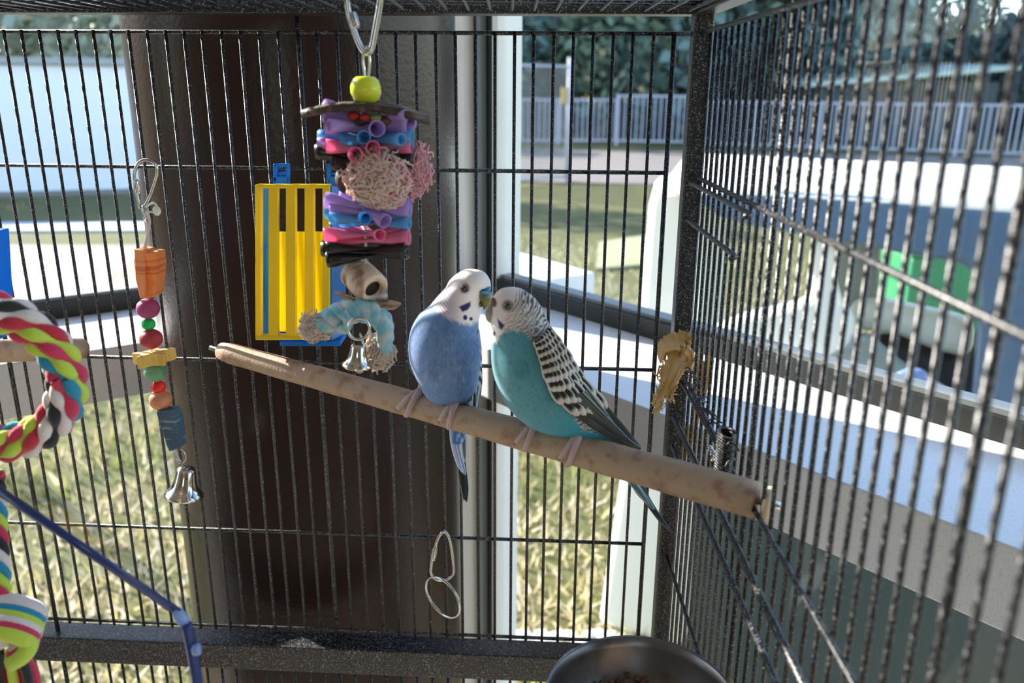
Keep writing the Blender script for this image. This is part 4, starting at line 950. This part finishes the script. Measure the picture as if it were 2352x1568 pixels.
# vent and tail
ST = [(1046, 905, 1092, 905, .7), (1050, 930, 1088, 930, .7), (1048, 960, 1082, 960, .7), (1040, 1000, 1070, 1000, .6), (1040, 1020, 1062, 1020, .5)]
X, Yp, D, hw = bird_body(ST, Y1+.016, 1.0, 60, 48); C = mixc(np.broadcast_to(lin((66, 116, 186)), X.shape+(3,)), np.broadcast_to(lin((160, 190, 220)), X.shape+(3,)), sm(.5, .9, vnoise(X*.2, Yp*.1)))
grid_mesh('vent', Pn(X, Yp, D), C, b1, BIRDM)
Yt1 = Y1+.022
for i, (pts, wd, c, e) in enumerate(([[(1052, 985), (1060, 1060), (1068, 1120), (1071, 1152)], (9, 9, 8, 2), (20, 21, 26), (26, 28, 34)], [[(1050, 985), (1058, 1060), (1064, 1115), (1066, 1148)], (9, 8, 7, 2), (16, 17, 22), (24, 26, 32)],
        [(1040, 990), (1046, 1030), (1058, 1070), (1070, 1088)] and [[(1042, 985), (1048, 1030), (1060, 1070), (1069, 1090)], (10, 9, 8, 2), (120, 146, 196), (206, 214, 230)],
        [[(1038, 985), (1042, 1020), (1054, 1064), (1064, 1084)], (6, 7, 6, 2), (168, 186, 222), (236, 238, 244)], [[(1060, 985), (1062, 1020), (1064, 1050), (1066, 1062)], (7, 6, 4, 1), (210, 214, 214), (230, 230, 228)], [[(1066, 985), (1066, 1020), (1067, 1045), (1068, 1056)], (5, 5, 4, 1), (70, 80, 110), (190, 196, 210)])):
    blade('tail_feather', pts, wd, Yt1-.0012*i, c, e, b1)
# feet of the blue bird
def fcurve(px_top, w_=0): pass
def perchpt(px, ang, r=1.06):
    c = perch_at(px); rr = .0085*r
    a = math.radians(ang); return c+Vector((0, -math.cos(a)*rr, math.sin(a)*rr))
def toe(parent, px0, px1, a0, a1, r0, seg=18):
    pts = [perchpt(px0+(px1-px0)*i/9, a0+(a1-a0)*i/9, 1.15) for i in range(10)]; c = vcurve(pts, seg)
    b = MB(); b.tube(c, [r0*(1-.25*i/(seg-1))*(1+.06*math.sin(i*1.9)) for i in range(seg)], 12); part(b, 'toe', FOOTM, parent)
    e = c[-1]; d = (c[-1]-c[-3]).normalized(); b = MB(); b.tube(vcurve([e-d*.0004, e+d*.0016, e+d*.0028+Vector((.0008, .0006, -.0002))], 10), [.0011-.0001*i for i in range(10)], 8); part(b, 'claw', CLAWM, parent)
def legs(parent, px, spread, Y):
    c = perchpt(px, 88, 1.0); b = MB(); b.tube(vcurve([c+Vector((.001, .004, .004)), c+Vector((0, .001, .0012)), perchpt(px-6, 75, 1.2)], 12), [.0026]*4+[.0024]*8, 12); part(b, 'foot', FOOTM, parent)
    toe(parent, px-4, px-26-spread, 84, -8, .0021); toe(parent, px-2, px-8-spread, 78, -32, .0022)
    toe(parent, px+4, px+12, 92, 190, .002); toe(parent, px, px-14, 95, 190, .002)
legs(b1, 966, 22, Y1); legs(b1, 1050, 10, Y1)
# ---------- the turquoise one, facing left
pc = perch_at(1270); Y2 = pc.y+.0005
b2 = thing('budgerigar', 'turquoise budgerigar with barred head and scalloped wing, perched on the right, nearer the corner post', 'bird', P(1270, 1000, Y2))
S2 = [(1168, 659, 1178, 658.5, .5), (1153, 662, 1196, 662, .8), (1140, 671, 1212, 671, .85), (1131, 685, 1224, 680, .86), (1127, 702, 1237, 695, .86), (1126, 722, 1248, 714, .86), (1127, 742, 1257, 735, .86), (1129, 765, 1272, 757, .87), (1128, 790, 1288, 778, .88), (1128, 815, 1303, 803, .88), (1130, 842, 1318, 832, .88), (1136, 870, 1335, 862, .88), (1148, 902, 1352, 890, .88), (1167, 935, 1368, 922, .88), (1192, 963, 1384, 950, .86), (1226, 986, 1400, 974, .82), (1268, 1004, 1416, 998, .76), (1315, 1018, 1428, 1020, .7), (1365, 1034, 1440, 1040, .6), (1410, 1052, 1450, 1056, .5), (1436, 1066, 1456, 1068, .35)]
X, Yp, D, hw = bird_body(S2, Y2, 1.0, 470, 330)
n0 = vnoise(X*.09, Yp*.04); n1 = vnoise(X*.22+9, Yp*.11+5); n2 = vnoise(X*.025+3, Yp*.02+7)
teal = mixc(np.broadcast_to(lin((86, 156, 170)), X.shape+(3,)), np.broadcast_to(lin((70, 132, 146)), X.shape+(3,)), sm(.35, .75, n2)*.7)
teal = mixc(teal, np.broadcast_to(lin((112, 150, 156)), X.shape+(3,)), sm(.55, .95, n0*.6+n1*.4)*.55)
n3 = vnoise(X*.5+2, Yp*.16+4); teal = mixc(teal, np.broadcast_to(lin((120, 164, 170)), X.shape+(3,)), sm(.62, .95, n3)*.35); teal = mixc(teal, np.broadcast_to(lin((38, 92, 106)), X.shape+(3,)), sm(.4, .1, n3)*.35)
teal = mixc(teal, np.broadcast_to(lin((36, 158, 184)), X.shape+(3,)), sm(930, 1010, Yp+.25*(X-1280))*.85)
cream = np.broadcast_to(lin((206, 196, 190)), X.shape+(3,)); blk = np.broadcast_to(lin((36, 34, 42)), X.shape+(3,))
white = np.broadcast_to(lin((232, 218, 214)), X.shape+(3,))
# bars: arcs centred in front of the face
dx, dy = X-1112, Yp-668; dd_ = np.hypot(dx, dy*1.08)
per = 6.6+5.0*sm(90, 190, dd_); ph = np.where(dd_ < 90, dd_/6.6, 90/6.6+(dd_-90)/8.6) + .9*(n1-.5)+.25*np.sin(X*.16+Yp*.05)
bars = sm(.38, .62, .5+.5*np.sin(2*np.pi*ph))
top = sm(40, -30, Yp-690-.55*(X-1180)); strong = np.clip(.42+.5*top+.45*sm(100, 190, dd_), 0, 1)*sm(1150, 1185, X+.3*(Yp-690))
head = mixc(mixc(white, cream, sm(1150, 1215, X)), blk, bars*strong)
# blend forehead white / bars
fz = sm(-6, 12, (X-1192)+.55*(Yp-664)); lowface = sm(-5, 8, X-1150-.02*(Yp-700))
C = mixc(white, head, np.clip(fz*sm(658, 668, Yp), 0, 1)*lowface)
mask = sm(6, -6, X-1150-.4*(Yp-740))*sm(722, 736, Yp); C = mixc(C, np.broadcast_to(lin((240, 234, 234)), X.shape+(3,)), mask)
bx = np.array([1120, 1140, 1160, 1200, 1240, 1260, 1300, 1340.]); by = np.array([788, 786, 756, 764, 790, 838, 930, 990.])
tb = sm(-8, 8, Yp-np.interp(X, bx, by)+12*(n1-.5)); C = mixc(C, teal, tb)
m_ = inpoly(X, Yp, [(1142, 731), (1152, 740), (1159, 748), (1152, 758), (1146, 752)]); m_ = np.maximum(m_, sm(1.3, .7, np.hypot((X-1135)/3, (Yp-766)/6)))
C = mixc(C, np.broadcast_to(lin((40, 36, 84)), X.shape+(3,)), m_)
C = mixc(C, np.broadcast_to(lin((96, 90, 92)), X.shape+(3,)), sm(1.5, .8, np.hypot((X-1166)/12, (Yp-702)/12))*.7)
grid_mesh('body', Pn(X, Yp, D), C, b2, BIRDM)
sX2, sY2, sD2 = X.ravel(), Yp.ravel(), D.ravel(); s2 = lambda x, y: near(x, y, sX2, sY2, sD2)
eye(b2, 1166, 702, 7.5, s2(1166, 702), Y2)
k1 = mpp(1130, 710, Y2); Yf2 = s2(1136, 705)
b = MB(); b.sphere(P(1135, 694, Yf2+.003), (8.5*k1, .0042, 11*k1), 20, 14, Matrix.Rotation(-.2, 3, 'Y')); part(b, 'cere', CERE2, b2)
beak(b2, [(1137, 702, Yf2+.006), (1128, 710, Yf2+.004), (1123, 722, Yf2+.004), (1124, 734, Yf2+.005), (1129, 742, Yf2+.006)], (9, 11, 9, 6, 1), BEAK2, Y2)
# wing: overlapping feathers in rows
WU = np.array([(1262, 752), (1290, 782), (1316, 826), (1342, 866), (1374, 906), (1406, 944), (1438, 982), (1473, 1026)], float)
WL = np.array([(1226, 786), (1240, 824), (1250, 862), (1268, 902), (1298, 938), (1346, 974), (1405, 1012), (1470, 1038)], float)
wu, wl = catmull(WU, 100), catmull(WL, 100)
def wpt(s_, v): i = s_*99; i0 = int(min(max(i, 0), 98)); f = i-i0; return (wu[i0]*(1-f)+wu[i0+1]*f)*(1-v)+(wl[i0]*(1-f)+wl[i0+1]*f)*v
wing = bpy.data.objects.new('wing', None); COL.objects.link(wing); wing.location = P(1300, 860, Y2-.02); attach(wing, b2); bpy.context.view_layer.update()
def wdepth(x, y): return min(s2(x, y), Y2-.006)
# base sheet of the wing
ns, nv = 60, 16; X = np.zeros((ns, nv)); Y_ = np.zeros((ns, nv)); D = np.zeros((ns, nv))
for i in range(ns):
    for j in range(nv):
        p = wpt(i/(ns-1), j/(nv-1)); X[i, j], Y_[i, j] = p; D[i, j] = wdepth(*p)
for _ in range(6):
    D[1:-1] = (D[:-2]+D[1:-1]*2+D[2:])/4; D[:, 1:-1] = (D[:, :-2]+D[:, 1:-1]*2+D[:, 2:])/4
uu = np.linspace(0, 1, nv); D = D-.0018*np.sin(np.pi*uu)[None, :]-.0006
C = np.broadcast_to(lin((60, 58, 62)), X.shape+(3,))*1.0
sX3, sY3, sD3 = X.ravel(), Y_.ravel(), D.ravel(); s3 = lambda x, y: near(x, y, sX3, sY3, sD3)
o = grid_mesh('wing_lining', np.concatenate([Pn(X, Y_, D), Pn(X[:, ::-1], Y_[:, ::-1], D[:, ::-1]+.003)], 1), np.concatenate([C, C], 1), b2, BIRDM); sub(o, wing)
def feather(nm, base, tip, hw_, dz, dark, light, margin=.42, tipm=.30, roundness=1.0):
    """short covert: dark centre, pale rim at the sides and tip"""
    n, k = 14, 11; base = np.array(base); tip = np.array(tip); ax = tip-base; ln = np.linalg.norm(ax); ax = ax/ln; pr = np.array([-ax[1], ax[0]])
    u = np.linspace(0, 1, n); v = np.linspace(-1, 1, k)
    prof = np.sqrt(np.clip(1-np.clip((u-.45)/.55, 0, 1)**(2.2*roundness), 0, 1))*(.75+.25*np.clip(u/.4, 0, 1)); prof[-1] = .05
    X = base[0]+ax[0]*u[:, None]*ln+pr[0]*prof[:, None]*v*hw_; Y_ = base[1]+ax[1]*u[:, None]*ln+pr[1]*prof[:, None]*v*hw_
    dmid = np.array([s3(*(base+ax*ln*uu_)) for uu_ in u]); D = dmid[:, None]+dz-.0011*(1-v[None, :]**2)-.0006*u[:, None]+.0*X
    e = np.maximum(sm(1-margin-.12, 1-margin+.12, np.abs(v))[None, :]*np.ones_like(X), sm(1-tipm-.06, 1-tipm+.06, u)[:, None]*np.ones_like(X))
    C = mixc(np.broadcast_to(lin(dark), X.shape+(3,)), np.broadcast_to(lin(light), X.shape+(3,)), e)
    V1 = Pn(X, Y_, D); V2 = Pn(X[:, ::-1], Y_[:, ::-1], D[:, ::-1]+.0006)
    o = grid_mesh(nm, np.concatenate([V1, V2], 1), np.concatenate([C, C[:, ::-1]], 1), b2, BIRDM); sub(o, wing)
# primaries: long blades, hindmost first
tips = [(1472, 1030), (1464, 1028), (1455, 1018), (1444, 1008), (1432, 996), (1420, 984), (1408, 970), (1398, 956)]
for i, t in enumerate(tips):
    v0 = .80-.085*i; b0 = wpt(.52, v0); mid = (np.array(b0)+np.array(t))/2+np.array([-2, 3])
    d0 = [s3(*b0)-.0006-.0007*i, s3(*mid)-.0006-.0007*i, s3(*t)-.0004-.0007*i]
    o = blade('flight_feather', [tuple(b0), tuple(mid), t], (9, 9.5, 2.2), d0, (38, 42, 44), (176, 178, 164), b2); sub(o, wing)
for i, (v0, t) in enumerate(((.97, (1452, 1036)), (.90, (1466, 1037)))):
    b0 = wpt(.50, v0); mid = (np.array(b0)+np.array(t))/2+np.array([0, 3]); o = blade('flight_feather', [tuple(b0), tuple(mid), t], (8, 8, 2), [s3(*b0)-.0002, s3(*mid)-.0002, s3(*t)], (44, 52, 54), (150, 156, 146), b2); sub(o, wing)
rsw = np.random.RandomState(4)
rows = [(.60, 6, .17, 12, .0), (.50, 7, .16, 11.5, -.0010), (.405, 8, .135, 10.5, -.0018), (.32, 8, .115, 9.5, -.0026), (.25, 8, .10, 9, -.0032), (.185, 7, .09, 8.5, -.0038), (.125, 7, .08, 8, -.0043), (.07, 6, .075, 7.5, -.0048), (.02, 6, .07, 7, -.0052)]
for k_, (s_, n_, ln, hwid, dz) in enumerate(rows):
    for j in range(n_):
        v = (j+.5+.25*(k_ % 2))/(n_+.25); ss = s_+.02*math.sin(v*3)-(.05*v if k_ < 3 else .03*v)
        p0 = wpt(max(ss-ln*.5, 0), v); p1 = wpt(min(ss+ln*.5, 1), min(max(v+rsw.normal()*.015, 0), 1))
        lt_ = (214, 208, 198) if k_ < 4 else (196, 186, 170)
        feather('covert_feather', p0, p1, hwid*(1+.1*rsw.normal()), dz, (30, 28, 32), lt_, .34 if k_ < 3 else .38, .30 if k_ < 3 else .36)
# tail
Yt2 = Y2+.012
for i, (pts, wd, c, e) in enumerate(([[(1440, 1050), (1480, 1135), (1515, 1190), (1546, 1224)], (9, 8, 6, 1.5), (30, 38, 44), (56, 64, 70)], [[(1436, 1050), (1474, 1130), (1510, 1182), (1536, 1214)], (8, 8, 6, 1.5), (24, 30, 36), (48, 56, 62)],
        [[(1425, 1040), (1460, 1115), (1485, 1148), (1503, 1170)], (9, 9, 7, 2), (72, 122, 136), (150, 170, 172)], [[(1416, 1036), (1444, 1096), (1470, 1130), (1490, 1158)], (8, 8, 6, 2), (60, 96, 108), (200, 204, 196)], [[(1428, 1030), (1450, 1060), (1462, 1085), (1470, 1100)], (10, 9, 6, 2), (44, 130, 152), (60, 150, 170)])):
    blade('tail_feather', pts, wd, Yt2-.0012*i, c, e, b2)
blade('tail_feather', [(1424, 1010), (1444, 1028), (1462, 1036)], (9, 9, 3), Y2+.004, (20, 20, 24), (40, 42, 46), b2)
legs(b2, 1232, 20, Y2)
c = perchpt(1330, 88, 1.0); b = MB(); b.tube(vcurve([perchpt(1350, 100, 1.25), perchpt(1338, 92, 1.3), perchpt(1318, 70, 1.25)], 14), [.0021]*14, 12); part(b, 'foot', FOOTM, b2)
toe(b2, 1322, 1286, 76, -20, .0021); toe(b2, 1326, 1302, 72, -58, .0023); toe(b2, 1332, 1352, 96, 190, .002); toe(b2, 1330, 1326, 96, 190, .002)
